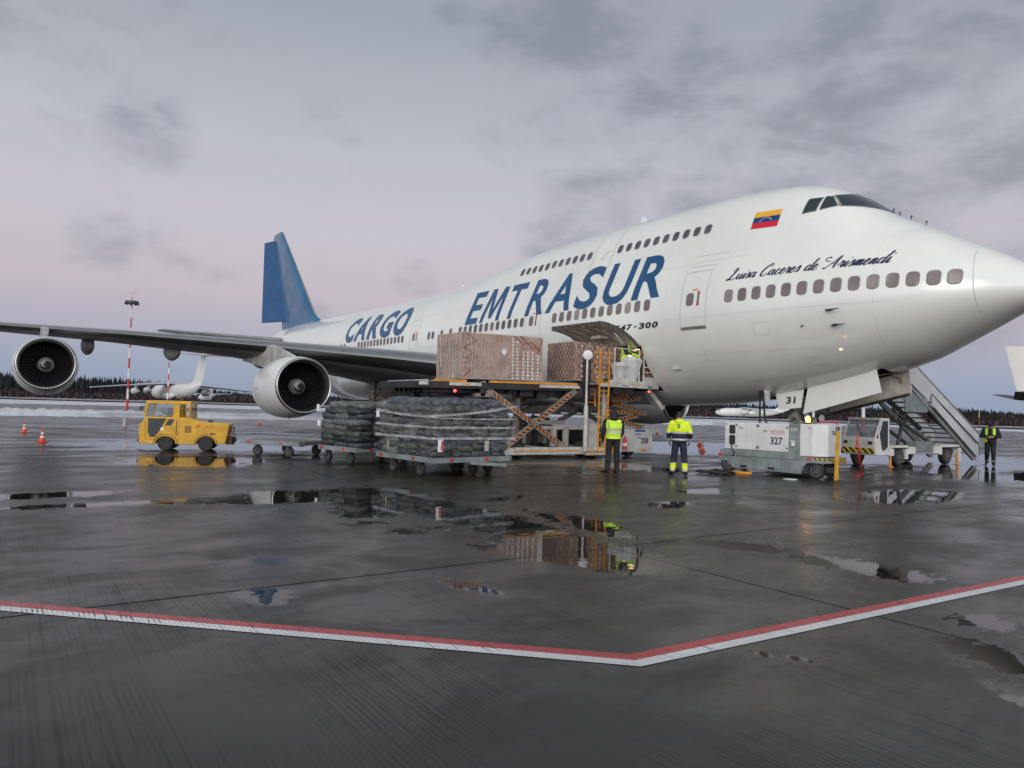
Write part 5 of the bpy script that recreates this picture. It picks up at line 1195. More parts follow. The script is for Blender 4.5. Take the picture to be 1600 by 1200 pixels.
g = G(); g.tube([(-1.88, -.002, .98), (-1.86, -.002, .40), (-1.62, -.002, .36), (-1.38, -.002, .60)], .006, 4); g.build('door_seam', dm, tug)
g = G(); g.box(-.86, -.855, -.004, 0, .22, 1.1); g.build('panel_seam', dm, tug); g = G(); g.box(-.80, -.36, -.004, 0, .515, .52); g.build('panel_seam', dm, tug); g = G(); g.box(-.36, -.355, -.004, 0, .25, .52); g.build('panel_seam', dm, tug)
for k in range(5): g = G(); g.box(-.66+k*.042, -.64+k*.042, -.008, .0, .60, .84); g.build('vent_slot', blk, tug)
g = G(); g.prism([(.12, .62), (.28, .60), (.28, .55), (.12, .56)], 1, -.008, 0); g.build('vent_slot', blk, tug)
b, _ = text_bm('HC', bold=.02); gg = G(); gg.b.free(); gg.b = b
for v in b.verts: v.co = (-.34+.16*v.co.x, -.009, .77+.10*v.co.y)
gg.build('tug_lettering', redp, tug, sharp=0, norm=False)
b, _ = text_bm('TTIIHTTIHA', bold=.0); gg = G(); gg.b.free(); gg.b = b
for v in b.verts: v.co = (-.10+.42*v.co.x, -.009, .79+.05*v.co.y)
gg.build('tug_lettering', mat('faded_red_lettering', (.35, .12, .02), .5, var=0), tug, sharp=0, norm=False)
g = G(); g.lathe([(0, .055), (.004, .055)], (-1.36, -.002, .72), (0, -1, 0), 18); g.build('round_sticker', MATS['plate_white'], tug)
for x, y in ((-1.25, .10), (0, .10), (-1.25, 1.18), (0, 1.18)): g = G(); wheel(g, (x, y, .245), .245, .18, (0, 1, 0), 24, .5); g.build('wheel', [rubber, mat('tug_wheel_disc', (.05, .045, .035), .5, var=.4)], tug)
g = G(); g.box(.62, .80, .2, 1.08, .22, .46); g.box(.72, .90, .5, .78, .30, .42); g.tube([(.85, .4, .2), (.88, .4, .62)], .02, 6); g.tube([(.70, .12, .5), (.78, .12, .78), (.78, 1.15, .78), (.70, 1.15, .5)], .02, 6); g.build('tow_hitch', mat('rusty_hitch', (.06, .03, .018), .6, var=.4), tug)
g = G(); g.box(-2.06, -1.96, -.06, .0, 1.33, 1.46); g.tube([(-2.0, -.03, 1.4), (-1.9, .0, 1.5)], .01, 6); g.build('mirror', blk, tug, bevel=.01)
g = G(); g.box(-.50, -.34, .1, .2, 1.36, 1.44); g.build('work_lamp', blk, tug, bevel=.01)
g = G(); g.ell((.05, .5, .98), (.09, .09, .05), 12, 6); g.build('filler_cap', blk, tug)
for y in (.22, 1.06): g = G(); g.lathe([(0, .06), (.03, .065), (.045, .05)], (-2.07, y, .66), (-1, 0, 0), 16); g.build('headlight', MATS['lamp_glass'], tug)
g = G(); g.box(-2.12, -2.05, .1, 1.18, .26, .40); g.build('front_bumper', blk, tug, bevel=.015)
g = G(); g.tube([(-1.32, .62, 1.25), (-1.62, .62, 1.12)], .014, 6); g.lathe([(-.01, .15), (.01, .165), (.02, .15)], (-1.42, .62, 1.24), (.55, 0, .8), 18, cap=False); g.build('steering_wheel', blk, tug)
g = G(); g.tube([(-.93, -.012, .52), (-.93, -.03, .8), (-.93, -.012, 1.02)], .008, 5); g.build('grab_handle', blk, tug)
for x0, x1, z in ((-1.62, -.88, .555), (-.36, .36, .555)): g = G(); g.tube([(x0+(x1-x0)*(.5-.5*math.cos(PI*k/8)), -.006, .22+.33*math.sin(PI*k/8)) for k in range(9)], .014, 5); g.build('arch_lip', mat('arch_lip_dirty', (.28, .15, .01), .5, var=.3), tug)
g = G(); g.box(.66, .70, .12, .26, .60, .72); g.build('tail_lamp', redp, tug)
g = G(); g.ell((-.84, .3, 1.70), (.035, .035, .05), 10, 6); g.build('roof_beacon', mat('dark_amber_lens', (.15, .05, .02), .3, var=0), tug)
# ------------------------------------------------------------------ ground power unit
GR = math.radians(12); gp = thing('ground_power_unit', 'white and grey wheeled power unit numbered 327 beside the nose gear', 'power unit', (-6.72, -4.45, 0), GR); D = 1.24
def rbox(x0, x1, y0, y1, z0, z1, name, m, parent=None, bv=.012): g = G(); g.box(x0, x1, y0, y1, z0, z1); return g.build(name, m, parent or gp, bevel=bv)
rbox(-.12, 1.86, 0, D, .71, 1.52, 'left_cabinet', gpuw, bv=.02); rbox(1.862, 2.19, .01, D-.01, .62, 1.53, 'centre_column', greyg)
g = G(); g.prism([(2.192, 0), (2.55, 0), (2.66, .05), (2.92, .20), (2.92, D), (2.192, D)], 2, .63, 1.545); g.build('right_cabinet', gpuw, gp, bevel=.02)
g = G(); g.prism([(-.30, .34), (-.02, .34), (.18, .14), (2.24, .11), (2.32, .34), (2.42, .44), (3.06, .46), (3.06, .60), (2.19, .625), (2.18, .66), (1.87, .665), (1.86, .705), (-.24, .70)], 1, -.03, D+.03); g.build('chassis', greyg, gp, bevel=.012)
g = G(); g.box(-.22, 2.2, -.034, -.03, .50, .515); g.build('chassis_seam', dark, gp)
for x in (.42, 1.27): rbox(x, x+.2, -.036, -.03, .17, .25, 'fork_pocket', blk, bv=0)
for x, y in ((0, .06), (2.67, .06), (0, D-.1), (2.67, D-.1)): g = G(); wheel(g, (x, y, .23), .23, .16, (0, 1, 0), 24, .58); g.build('wheel', [rubber, hubm], gp)
for x, z0, z1 in ((.02, 1.17, 1.44), (.02, .84, 1.13)): g = G(); g.prism([(x+.11+a, (z0+z1)/2+b_) for a, b_ in rr(.095, (z1-z0)/2, .05)], 1, -.012, 0.); g.build('connector_panel', blk, gp)
g = G(); g.tube([(.12, -.03, .85), (.14, -.06, .72), (.24, -.06, .62), (.18, -.05, .5)], .018, 6); g.build('cable_stub', blk, gp)
g = G(); g.box(.93, .937, -.003, 0, .74, 1.49); g.build('door_gap', linem, gp)
for x in (.90, .95): 
    for z in (1.40, .76): rbox(x, x+.028, -.012, 0, z, z+.08, 'hinge', blk, bv=0)
for x, z in ((1.80, 1.40), (1.80, .80), (.24, .78), (.24, 1.42)): rbox(x, x+.045, -.014, 0, z, z+.045, 'latch', blk, bv=0)
rbox(-.08, -.03, -.01, 0, 1.45, 1.48, 'marker_lamp', redp, bv=0); rbox(2.42, 2.52, -.01, 0, 1.42, 1.45, 'marker_lamp', mat('orange_marker', (.5, .18, .08), .4, var=0), bv=0); rbox(2.40, 2.56, -.04, -.03, .56, .60, 'marker_lamp', redp, bv=0); rbox(-.31, -.22, -.04, -.03, .48, .56, 'marker_lamp', redp, bv=0)
def gtext(s_, x, z, w_, h_, m, y=-.008, bold=.01, parent=None):
    b, _ = text_bm(s_, bold=bold); q = G(); q.b.free(); q.b = b
    for v in b.verts: v.co = (x+w_*v.co.x, y, z+h_*v.co.y)
    return q.build('lettering', m, parent or gp, sharp=0, norm=False)
gtext('327', 1.33, .91, .36, .22, letter, bold=.02); gtext('TLD', .32, 1.32, .16, .075, mat('dark_plum_lettering', (.05, .02, .04), .5, var=0)); gtext('JUL', 1.10, 1.25, .13, .085, navyl); gtext('HITACK', 1.33, 1.26, .42, .07, mat('faded_red_print', (.42, .07, .07), .5, var=0)); rbox(1.33, 1.75, -.008, -.004, 1.225, 1.235, 'underline', MATS['faded_red_print'], bv=0)
gtext('327', 1.92, 1.33, .2, .085, MATS['plate_white'], y=0.)
rbox(1.93, 2.06, 0., .008, 1.02, 1.05, 'notice', MATS['plate_white'], bv=0); rbox(1.95, 2.05, 0., .008, .9, 1.0, 'notice', MATS['plate_white'], bv=0)
b, _ = text_bm('TUD', bold=.02); q = G(); q.b.free(); q.b = b
for v in b.verts: v.co = (2.93, .45+.36*v.co.x, 1.25+.12*v.co.y)
q.build('lettering', letter, gp, sharp=0, norm=False)
g = G(); g.box(2.56, 3.062, -.034, -.03, .545, .60); g.build('hazard_strip', hazard(0, .13, (.6, .36, .02, 1), 1., 'y'), gp)
g = G(); g.box(3.06, 3.064, 0, D, .47, .60); g.build('hazard_strip', hazard(1, .13, (.6, .36, .02, 1), 1., 'y'), gp)
g = G(); g.prism([(3.14, .0), (3.25, .02), (3.27, 1.36), (3.23, 1.40), (3.18, 1.38)], 1, .02, .09); tb = g.build('raised_tow_bar', mat('amber_paint', (.50, .29, .02), .45, var=.15), gp, bevel=.012); g = G(); g.lathe([(0, .025), (0, .055), (.05, .055), (.05, .025)], (3.23, .0, 1.45), (0, 1, 0), 16, cap=False); g.build('tow_eye', blk, tb)
rbox(2.9, 3.16, .05, .3, .2, .36, 'tow_bar_bracket', blk)
g = G(); g.lathe([(0, .06), (.05, .065), (.13, .055), (.17, .02)], (2.30, .30, 1.60), (0, 0, 1), 16); g.build('amber_beacon', amber, gp); rbox(2.24, 2.36, .24, .36, 1.54, 1.60, 'beacon_base', blk)
g = G(); g.tube([(2.55, .5, 1.55), (2.6, .5, 1.62), (3.0, .5, 1.62), (3.05, .5, 1.55)], .018, 6); g.tube([(2.6, .9, 1.62), (3.0, .9, 1.62)], .018, 6); g.build('lifting_frame', redp, gp)
# power leads from the belly to the unit
for k, (dx, x1) in enumerate(((0, .75), (.16, .98))):
    a = Vector((-8.03+dx, -1.15-.06*k, 2.62)); b = Vector(loc2((-6.72, -4.45), GR, x1, .55, 1.50)); P = []
    for i in range(15): u = i/14; q = a.lerp(b, u); q.z -= .30*math.sin(PI*u); P.append(q)
    g = G(); g.tube(P, .032, 8); o = g.build('power_lead', mat('black_cable', (.015, .015, .016), .5, var=.2), sharp=0); tag(o, ('black power lead hanging from the belly to unit 327, the rear one', 'black power lead hanging from the belly to unit 327, the front one')[k], 'cable', 'power leads from the belly to the power unit')
g = G(); g.box(-7.86, -7.70, -1.25, -1.05, 2.22, 2.62); AB(g, 'power_socket_flap', gpuw)
g = G(); rnd = random.Random(4); P = [(-6.42+.45*math.sin(k*.9)+rnd.uniform(-.1, .1), -5.0-.35*math.cos(k*.7)-.03*k+rnd.uniform(-.08, .08), .035+.02*(k % 3)) for k in range(22)]
g.tube(P, .03, 6); tag(g.build('coiled_lead', MATS['black_cable'], sharp=0), 'black lead lying in loops on the ground by the rear wheel of unit 327', 'cable')
g = G(); g.box(-.3, .3, -.05, .05, 0, .08); tag(g.build('wheel_chock', lorange, bevel=.02), 'orange wheel chock on the ground beside the rear wheel of unit 327', 'chock'); bpy.data.objects['wheel_chock'].location = (-6.0, -4.72, .0); bpy.data.objects['wheel_chock'].rotation_euler = (0, 0, .3)
g = G(); g.box(-.14, .14, -.12, .12, 0, .02); o = tag(g.build('paper_sheet', MATS['plate_white']), 'small white sheet on the wet ground under unit 327', 'sheet'); o.location = (-4.35, -4.75, 0)
# red folding trestle leaning behind the power unit
tr = thing('red_trestle', 'leaning red tubular trestle between unit 327 and the stairs truck', 'trestle', (-3.55, -2.5, 0))
for k in range(4):
    g = G(); g.tube([(-3.40-.10*k, -3.0+.16*k, 1.28-.20*k), (-3.55-.17*k, -2.55+.33*k, .03)], .010, 6); g.build('leg', redp, tr, world=True)
g = G(); g.tube([(-3.42, -3.0, 1.30), (-3.57, -2.82, .94)], .013, 6); g.tube([(-3.52, -2.62, .12), (-4.08, -1.52, .12)], .013, 6); g.tube([(-3.50, -2.7, .38), (-3.90, -1.95, .38)], .012, 6); g.tube([(-3.47, -2.82, .7), (-3.74, -2.3, .7)], .012, 6); g.tube([(-3.52, -2.62, .12), (-3.75, -2.75, .03)], .013, 6); g.tube([(-4.08, -1.52, .12), (-4.3, -1.7, .03)], .013, 6); g.build('cross_frame', redp, tr, world=True)
# ------------------------------------------------------------------ stairs truck on the far side of the nose (near side X=-6.2)
SX, SF = -6.2, -7.95
st = thing('stairs_truck', 'white self propelled passenger stairs truck parked behind the nose of the jet', 'stairs truck', (-7.1, 6., 0))
creamp = mat('cream_truck_paint', (.66, .66, .61), .38, var=.08, vs=1.5, streak=.2); stw = mat('stairs_panel_white', (.50, .52, .51), .4, var=.08, vs=1.2)
def SB(g, name, m, parent=None, **kw): return g.build(name, m, parent or st, world=True, **kw)
g = G(); 
for x in (SX-.25, SF+.25): g.box(x-.06, x+.06, 3.3, 9.5, .42, .62)
for y in (4.0, 6.5, 9.0): g.box(SF+.31, SX-.31, y-.06, y+.06, .44, .60)
SB(g, 'chassis', blk)
g = G(); g.prism([(3.10, .42), (4.15, .42), (4.15, .62), (3.72, .64), (3.66, 1.0), (3.05, 1.08), (3.00, .95)], 0, SX-1.25, SX); SB(g, 'cab_body', creamp, bevel=.03)
g = G()
for x in (SX-.05, SX-1.22): g.prism([(3.02, 1.05), (3.10, 1.05), (3.45, 1.70), (3.37, 1.74)], 0, x, x+.05); g.prism([(3.92, .64), (4.02, .64), (4.00, 1.70), (3.90, 1.72)], 0, x, x+.05)
g.prism([(3.34, 1.70), (4.02, 1.70), (4.0, 1.78), (3.40, 1.79)], 0, SX-1.24, SX); cabo = SB(g, 'cab_frame', creamp, bevel=.012)
g = G(); g.hexa([(SX-1.17, 3.06, 1.08), (SX-.05, 3.06, 1.08), (SX-.05, 3.07, 1.08), (SX-1.17, 3.07, 1.08), (SX-1.17, 3.41, 1.70), (SX-.05, 3.41, 1.70), (SX-.05, 3.42, 1.70), (SX-1.17, 3.42, 1.70)]); SB(g, 'windscreen', clear, cabo)
g = G(); g.prism([(3.50, 1.68), (3.88, 1.68), (3.90, .72), (3.62, .58), (3.48, .62), (3.30, 1.20)], 0, SX-.03, SX+.004); SB(g, 'door_window', mat('dark_cab_interior', (.02, .025, .03), .35, var=.3, vs=4), cabo)
g = G(); g.tube([(SX-.01, 3.88, 1.70), (SX-.01, 3.50, 1.70), (SX-.01, 3.27, 1.2), (SX-.01, 3.46, .60), (SX-.01, 3.64, .56), (SX-.01, 3.93, .72), (SX-.01, 3.92, 1.66)], .035, 8); SB(g, 'door_frame', creamp, cabo)
g = G(); g.tube([(SX-.5, 3.04, 1.12), (SX-.75, 3.18, 1.5)], .012, 6); SB(g, 'wiper', blk, cabo)
g = G(); g.box(SX-.8, SX-.5, 3.35, 3.5, 1.05, 1.25); g.box(SX-.5, SX-.3, 3.6, 3.9, .9, 1.3); SB(g, 'dashboard', mat('dark_red_trim', (.10, .02, .025), .6, var=.2), cabo)
for x in (SX-.17, SX-1.10): g = G(); g.box(x-.07, x+.07, 2.985, 3.01, .82, .93); SB(g, 'headlight', blk, cabo, bevel=.01)
g = G(); g.box(SX-1.22, SX-.03, 2.97, 3.03, .50, .68); SB(g, 'bumper', hazard(0, .24, (.6, .4, .02, 1), 1., 'y'))
for x, y in ((SX-.12, 4.74), (SX-.12, 8.52), (SF+.12, 4.74), (SF+.12, 8.52)): g = G(); wheel(g, (x, y, .36), .36, .24, (1, 0, 0), 26, .58); SB(g, 'wheel', [rubber, mat('pale_wheel_hub', (.36, .36, .33), .5, var=.2)])
g = G(); wheel(g, (SX-.95, 3.55, .28), .28, .2, (1, 0, 0), 22); SB(g, 'wheel', [rubber, blk])
for y0, y1 in ((4.05, 5.35), (7.9, 9.5)):
    g = G(); g.box(SX-.32, SX+.02, y0, y1, .70, .78); g.box(SX-.30, SX+.015, y0, y0+.28 if y0 < 5 else y0+.12, .40, .70) ; g.box(SX-.30, SX+.015, y1-.12, y1, .26, .70); SB(g, 'fender', creamp, bevel=.01)
    g = G(); g.box(SX-.31, SX+.024, y0+.1, y1, .665, .70); SB(g, 'fender_trim', blk)
g = G(); g.box(SX-.20, SX-.02, 5.35, 7.9, .45, .72); SB(g, 'side_rail', creamp, bevel=.01)
g = G(); g.box(SX-.4, SX+.03, 5.98, 7.28, .50, .92); SB(g, 'tool_box', greyg, bevel=.015)
for y in (3.85, 9.05):
    g = G(); g.lathe([(0, .11), (.03, .11), (.05, .045), (.42, .04)], (SX+.12, y, 0), (0, 0, 1), 14); SB(g, 'stabiliser_jack', lorange)
g = G(); g.box(SX+.0, SX+.03, 9.36, 9.6, .12, .66); SB(g, 'mud_flap', creamp)
# the flight of stairs rises from y=11.2 towards the aircraft door
def sl(y): return 3.05-(y-5.7)*.435     # underside of the near wall
for x, nm in ((SX, 'near'), (SF, 'far')):
    g = G(); up = .0 if x == SX else .0
    g.prism([(3.9, sl(3.9)), (5.5, sl(5.5)), (11.18, sl(11.18)-.07), (11.18, 1.22), (5.8, 3.82), (3.9, 4.74)], 0, x-.02, x+.02); w_ = SB(g, 'side_wall', stw, bevel=.006)
    g = G(); g.tube([(x, 11.22, 1.27), (x, 5.8, 3.87), (x, 3.9, 4.8)], .03, 8); SB(g, 'top_rail', steel, w_)
    g = G(); g.prism([(4.4, sl(4.4)-.02), (10.9, .12), (11.15, .12), (11.15, .32), (4.4, sl(4.4)+.16)], 0, x-.14, x-.04); SB(g, 'stringer', steel, bevel=.006)
g = G(); g.tube([(SF+.3, 11.1, 1.6), (SF+.3, 6.4, 3.85), (SF+.3, 6.1, 3.98), (SF+.3, 3.9, 5.0)], .028, 8); SB(g, 'inner_rail', steel)
g = G(); g.prism([(7.0, sl(7.0)-.12), (10.95, .26), (11.1, .26), (11.0, .80), (10.6, .86), (7.4, sl(7.4)+.22), (7.0, sl(7.0)+.28)], 0, SX+.06, SX+.09); ow = SB(g, 'extension_panel', stw, bevel=.006)
g = G(); g.tube([(SX+.08, 7.0, sl(7.)+.28), (SX+.08, 7.4, sl(7.4)+.25), (SX+.08, 11.0, .84), (SX+.08, 11.1, .3)], .028, 8); SB(g, 'top_rail', dark, ow)
for k in range(15):
    y = 4.3+k*.47; z = sl(y)+.02; g = G(); g.box(SF+.05, SX-.05, y-.02, y+.27, z-.03, z+.03) if k % 1 == 0 else None; SB(g, 'tread', brownst if k > 2 else steel)
for x in (SX-.35, SF+.35): g = G(); g.bar((x, 4.4, sl(4.4)-.15), (x, 9.2, sl(9.2)-.15), .07, .16); SB(g, 'under_beam', blk)
g = G(); g.prism([(5.25, 3.05), (5.25, 2.05), (6.9, 2.05), (7.1, 2.2)], 0, SX-.10, SX-.06); SB(g, 'gusset', greyg)
g = G(); g.box(SF, SX, 3.2, 5.3, 3.0, 3.12); SB(g, 'upper_landing', steel)
g = G(); g.tube([(SX-.3, 5.1, .6), (SX-.3, 5.5, 1.6)], .07, 10); g.tube([(SX-.3, 5.5, 1.6), (SX-.3, 5.85, 2.35)], .04, 10); SB(g, 'lift_ram', dark)
g = G(); g.bar((SX-.3, 5.2, 1.75), (SX-.3, 8.3, .62), .08, .10); SB(g, 'brace', dark); g = G(); g.bar((SF+.4, 5.0, 1.9), (SF+.4, 8.3, .62), .08, .10); SB(g, 'brace', dark)
g = G(); g.tube([(SX-.05, 11.15, .75), (SX-.05, 12.0, .75), (SX-.05, 12.0, .1), (SX-.05, 11.15, .1)], .018, 6); SB(g, 'foot_frame', steel)
# ------------------------------------------------------------------ cones and bollard
conem = mat('cone_orange', (.62, .055, .02), .5, var=.1); conew = mat('cone_white_band', (.62, .60, .58), .5, var=.08)
CL = [((-31.55, -21.95), 'small orange cone, the farther of the two cones at the left edge'), ((-23.78, -21.54), 'orange cone with two white bands, the nearer of the two cones at the left edge'), ((-45.3, -7.7), 'tiny distant orange cone seen below the inboard engine'),
      ((-17.95, -13.39), 'orange cone with wide base standing between the empty dolly and the middle dolly'), ((-33.7, 20.6), 'small orange cone seen below the intake of the far side engine'), ((-19.1, 8.7), 'orange cone right of the man in the yellow jacket, the farther of a pair'), ((-14.6, 3.65), 'orange cone right of the man in the yellow jacket, the nearer of a pair')]
c0 = None
for i, ((x, y), lb) in enumerate(CL):
    if c0 is None:
        c0 = thing('traffic_cone', lb, 'traffic cone', (x, y, 0), 0, 'orange cones around the aircraft'); c0.scale = (.82, .82, .82)
        g = G(); g.box(-.17, .17, -.17, .17, 0, .04); g.build('base', conem, c0, bevel=.01)
        g = G(); g.lathe([(.04, .125), (.54, .03), (.56, .02)], (0, 0, 0), (0, 0, 1), 18); cc = g.build('cone_body', conem, c0)
        for z in (.20, .36): g = G(); f = lambda q: .125-(q-.04)*.19+.003; g.lathe([(z, f(z)), (z+.09, f(z+.09))], (0, 0, 0), (0, 0, 1), 18, cap=False); g.build('white_band', conew, cc)
    else:
        r_ = c0.copy(); COL.objects.link(r_); r_.location = (x, y, 0); r_.rotation_euler = (0, 0, i*.4); r_['label'] = lb
        for ch_ in c0.children:
            q = ch_.copy(); COL.objects.link(q); q.parent = r_
            for g2 in ch_.children: z_ = g2.copy(); COL.objects.link(z_); z_.parent = q
g = G(); g.lathe([(0, .11), (.02, .13), (.04, .10), (.5, .10), (.53, .06)], (0, 0, 0), (0, 0, 1), 16); o = tag(g.build('bollard', gpuw), 'short white bollard on the apron left of the yellow tug', 'bollard'); o.location = (-39.4, -17.0, 0)
# ================================================================== people
skin_m = mat('skin', (.42, .24, .17), .5, var=.06); hivis = mat('hi_vis_lime', (.50, .78, .03), .55, var=.06, vs=8); hivis_y = mat('hi_vis_yellow', (.66, .82, .015), .55, var=.06, vs=8)
navy = mat('navy_workwear', (.012, .016, .034), .8, var=.2, vs=7); blackc = mat('black_workwear', (.008, .009, .011), .8, var=.25, vs=7); refl = mat('silver_reflective_band', (.42, .43, .44), .35, var=.05); boot = mat('black_boot', (.01, .01, .01), .5, var=.2); hairm = mat('dark_hair', (.014, .010, .008), .6, var=.3); glove = mat('dark_glove', (.02, .018, .018), .8, var=.2)
def person(label, loc, facing, J, zones, R=None, hand_m=None, detail=.0095):
    """one continuous body: tapered limbs, torso, head, five fingered hands, fused by remeshing. local: +Y forward, Z up.
    J: joints; zones(center, normal) -> material index"""
    R = dict(dict(torso=(.185, .125), waist=(.16, .115), hip=(.175, .13), ua=.058, fa=.046, wr=.034, th=.088, kn=.064, an=.050, neck=.058), **(R or {}))
    g = G(); V = Vector
    def limb(pts, rs):
        for (a, b), (ra, rb) in zip(zip(pts, pts[1:]), zip(rs, rs[1:])):
            a, b = V(a), V(b); n = 6; d = b-a
            P = [a+d*i/n for i in range(n+1)]; g.tube(P, [ra+(rb-ra)*i/n for i in range(n+1)], 12)
        for p, r in zip(pts, rs): g.ell(p, (r, r, r), 12, 8)
    pel, ch, nk, hd = V(J['pelvis']), V(J['chest']), V(J['neck']), V(J['head'])
    up = (nk-pel).normalized(); rot = V((0, 0, 1)).rotation_difference(up).to_matrix()
    def torso(c, rx, ry, rz): g.ell(c, (rx, ry, rz), 20, 12, rot)
    torso(pel+V((0, 0, .02)), R['hip'][0], R['hip'][1], .16); torso(pel.lerp(ch, .45), R['waist'][0], R['waist'][1], .20); torso(ch, R['torso'][0], R['torso'][1], .22); torso(ch.lerp(nk, .62), R['torso'][0]*.93, R['torso'][1]*.82, .105)
    limb([ch.lerp(nk, .6), nk, hd-V((0, 0, .06))], [R['neck']*1.3, R['neck'], R['neck']*.92])
    hr = V((0, 0, 1)).rotation_difference((hd-nk).normalized()).to_matrix() if J.get('tilt') is None else Matrix.Rotation(-J['tilt'], 3, 'X') @ Matrix.Rotation(J.get('turn', 0), 3, 'Z')
    g.ell(hd, (.077, .096, .118), 20, 14, hr); g.ell(hd+hr @ V((0, .055, -.065)), (.045, .042, .045), 12, 8, hr)      # skull and jaw
    g.ell(hd+hr @ V((0, .102, -.018)), (.013, .018, .024), 10, 8, hr)                                                       # nose
    g.ell(hd+hr @ V((0, .090, -.062)), (.026, .012, .008), 10, 6, hr); g.ell(hd+hr @ V((0, .090, .022)), (.05, .012, .009), 10, 6, hr)   # lips, brow
    for s_ in (-1, 1): g.ell(hd+hr @ V((s_*.078, .0, -.01)), (.012, .020, .030), 10, 8, hr)                               # ears
    for s_, k in ((-1, 'l'), (1, 'r')):
        sh, el_, wr = V(J['sh'+k]), V(J['el'+k]), V(J['wr'+k]); hp, kn, an = V(J['hp'+k]), V(J['kn'+k]), V(J['an'+k])
        limb([ch.lerp(nk, .5).lerp(sh, .4), sh, el_, wr], [.085, R['ua']*1.18, R['fa']*1.08, R['wr']])
        limb([hp, kn, an], [R['th'], R['kn'], R['an']]); g.ell(kn.lerp(an, .35)+V((0, -.015, 0)), (R['kn']*.95, R['kn'], .12), 12, 8)
        fd = V(J.get('ft'+k, (0, 1, 0))).normalized(); q = V((0, 1, 0)).rotation_difference(fd).to_matrix(); base = V((an.x, an.y, an.z-.045))
        g.ell(base+fd*.06+V((0, 0, .0)), (.050, .145, .045), 14, 8, q); g.ell(base+fd*.14+V((0, 0, -.008)), (.048, .07, .036), 12, 8, q); g.ell(base+V((0, 0, .03)), (.052, .062, .07), 12, 8, q)
        # hand: palm, four fingers of different length curling, thumb off the side
        hdv = V(J.get('hand'+k, (wr-el_))).normalized(); pn = V(J.get('palm'+k, (-s_, 0, 0))); pn = (pn-hdv*pn.dot(hdv)).normalized(); sd = hdv.cross(pn).normalized()
        M3 = Matrix((sd, hdv, pn)).transposed(); pc = wr+hdv*.05; g.ell(pc, (.042, .052, .019), 14, 9, M3)
        curl = J.get('curl', .5)
        for f, (o_, L) in enumerate(((-.030, .066), (-.010, .076), (.011, .071), (.031, .056))):
            p = pc+sd*o_+hdv*.042; d = hdv.copy(); P = [p]
            for seg in (.45, .32, .23):
                d = (d+pn*curl*(.75+.1*f)).normalized(); p = p+d*L*seg*1.15; P.append(p)
            g.tube(P, [.0115, .0108, .0100, .0088], 8); g.ell(P[-1], (.0088,)*3, 8, 6)
        ts = V(J.get('thumb'+k, (0, 1, 0))); sg2 = 1 if ts.dot(sd) > 0 else -1
        p = pc+sd*sg2*.034-hdv*.018; P = [p, p+(sd*sg2*.7+hdv*.7+pn*.15).normalized()*.032, p+(sd*sg2*.55+hdv*1.0+pn*.5).normalized()*.060]
        g.tube(P, [.0145, .0125, .0095], 8); g.ell(P[-1], (.0095,)*3, 8, 6)
    if J.get('extra'): J['extra'](g, hd, hr, nk, ch)
    th = g.build('person', skin_m, None, sharp=0); md = th.modifiers.new('r', 'REMESH'); md.mode = 'VOXEL'; md.voxel_size = detail; md.use_smooth_shade = True
    ms = th.modifiers.new('s', 'SMOOTH'); ms.iterations = 3; ms.factor = .4
    me = evalmesh(th, 'person'); th.modifiers.clear(); th.data = me; me.materials.clear()
    return th, hr, hd
def finish(o, mats, zone, label, loc, facing):
    me = o.data
    for m in mats: me.materials.append(m)
    for p in me.polygons: p.material_index = zone(p.center, p.normal); p.use_smooth = True
    o.location = loc; o.rotation_euler = (0, 0, facing); o.scale = (1.05, 1.05, 1.015); tag(o, label, 'person'); return o
def shell(o, name, m, pred, off, thick=None, fold=.0, parent=None):
    """clothing: the body faces that satisfy pred, pushed out by off"""
    me = o.data; b = bmesh.new(); b.from_mesh(me); b.normal_update()
    bmesh.ops.delete(b, geom=[f for f in b.faces if not pred(f.calc_center_median())], context='FACES')
    bmesh.ops.smooth_vert(b, verts=b.verts, factor=.5, use_axis_x=True, use_axis_y=True, use_axis_z=True); b.normal_update()
    for v in b.verts:
        k = off+fold*mnoise.noise(v.co*9) + fold*.6*mnoise.noise(Vector((v.co.x*5, v.co.y*5, v.co.z*22)))
        v.co += v.normal*k
    for f in b.faces: f.smooth = True
    g = G(); g.b.free(); g.b = b; g2 = g.build(name, m, o if parent is None else parent, sharp=0, norm=False); return g2
def headgear(o, name, m, hd, hr, pred, sc=1.09):
    g = G(); g.ell((0, 0, 0), (.077*sc, .096*sc, .118*sc), 22, 16)
    bmesh.ops.delete(g.b, geom=[f for f in g.b.faces if not pred(f.calc_center_median())], context='FACES')
    for v in g.b.verts: v.co = hd + hr @ v.co + Vector((0, 0, .004))
    md = g.build(name, m, o, sharp=0); s_ = md.modifiers.new('t', 'SOLIDIFY'); s_.thickness = .010; s_.offset = -1; return md
def base_pose(**k):
    J = dict(pelvis=(0, 0, .96), chest=(0, .0, 1.27), neck=(0, -.005, 1.49), head=(0, .02, 1.645), tilt=0,
      shl=(-.19, 0, 1.425), ell=(-.245, -.02, 1.14), wrl=(-.235, .05, .90), shr=(.19, 0, 1.425), elr=(.245, -.02, 1.14), wrr=(.235, .05, .90),
      hpl=(-.09, 0, .93), knl=(-.105, .02, .50), anl=(-.115, -.01, .10), hpr=(.09, 0, .93), knr=(.105, .02, .50), anr=(.115, -.01, .10), ftl=(-.25, 1, 0), ftr=(.25, 1, 0), thumbl=(0, 1, 0), thumbr=(0, 1, 0))
    J.update(k); return J
def face_to(a, b): return math.atan2(b[1]-a[1], b[0]-a[0])-PI/2
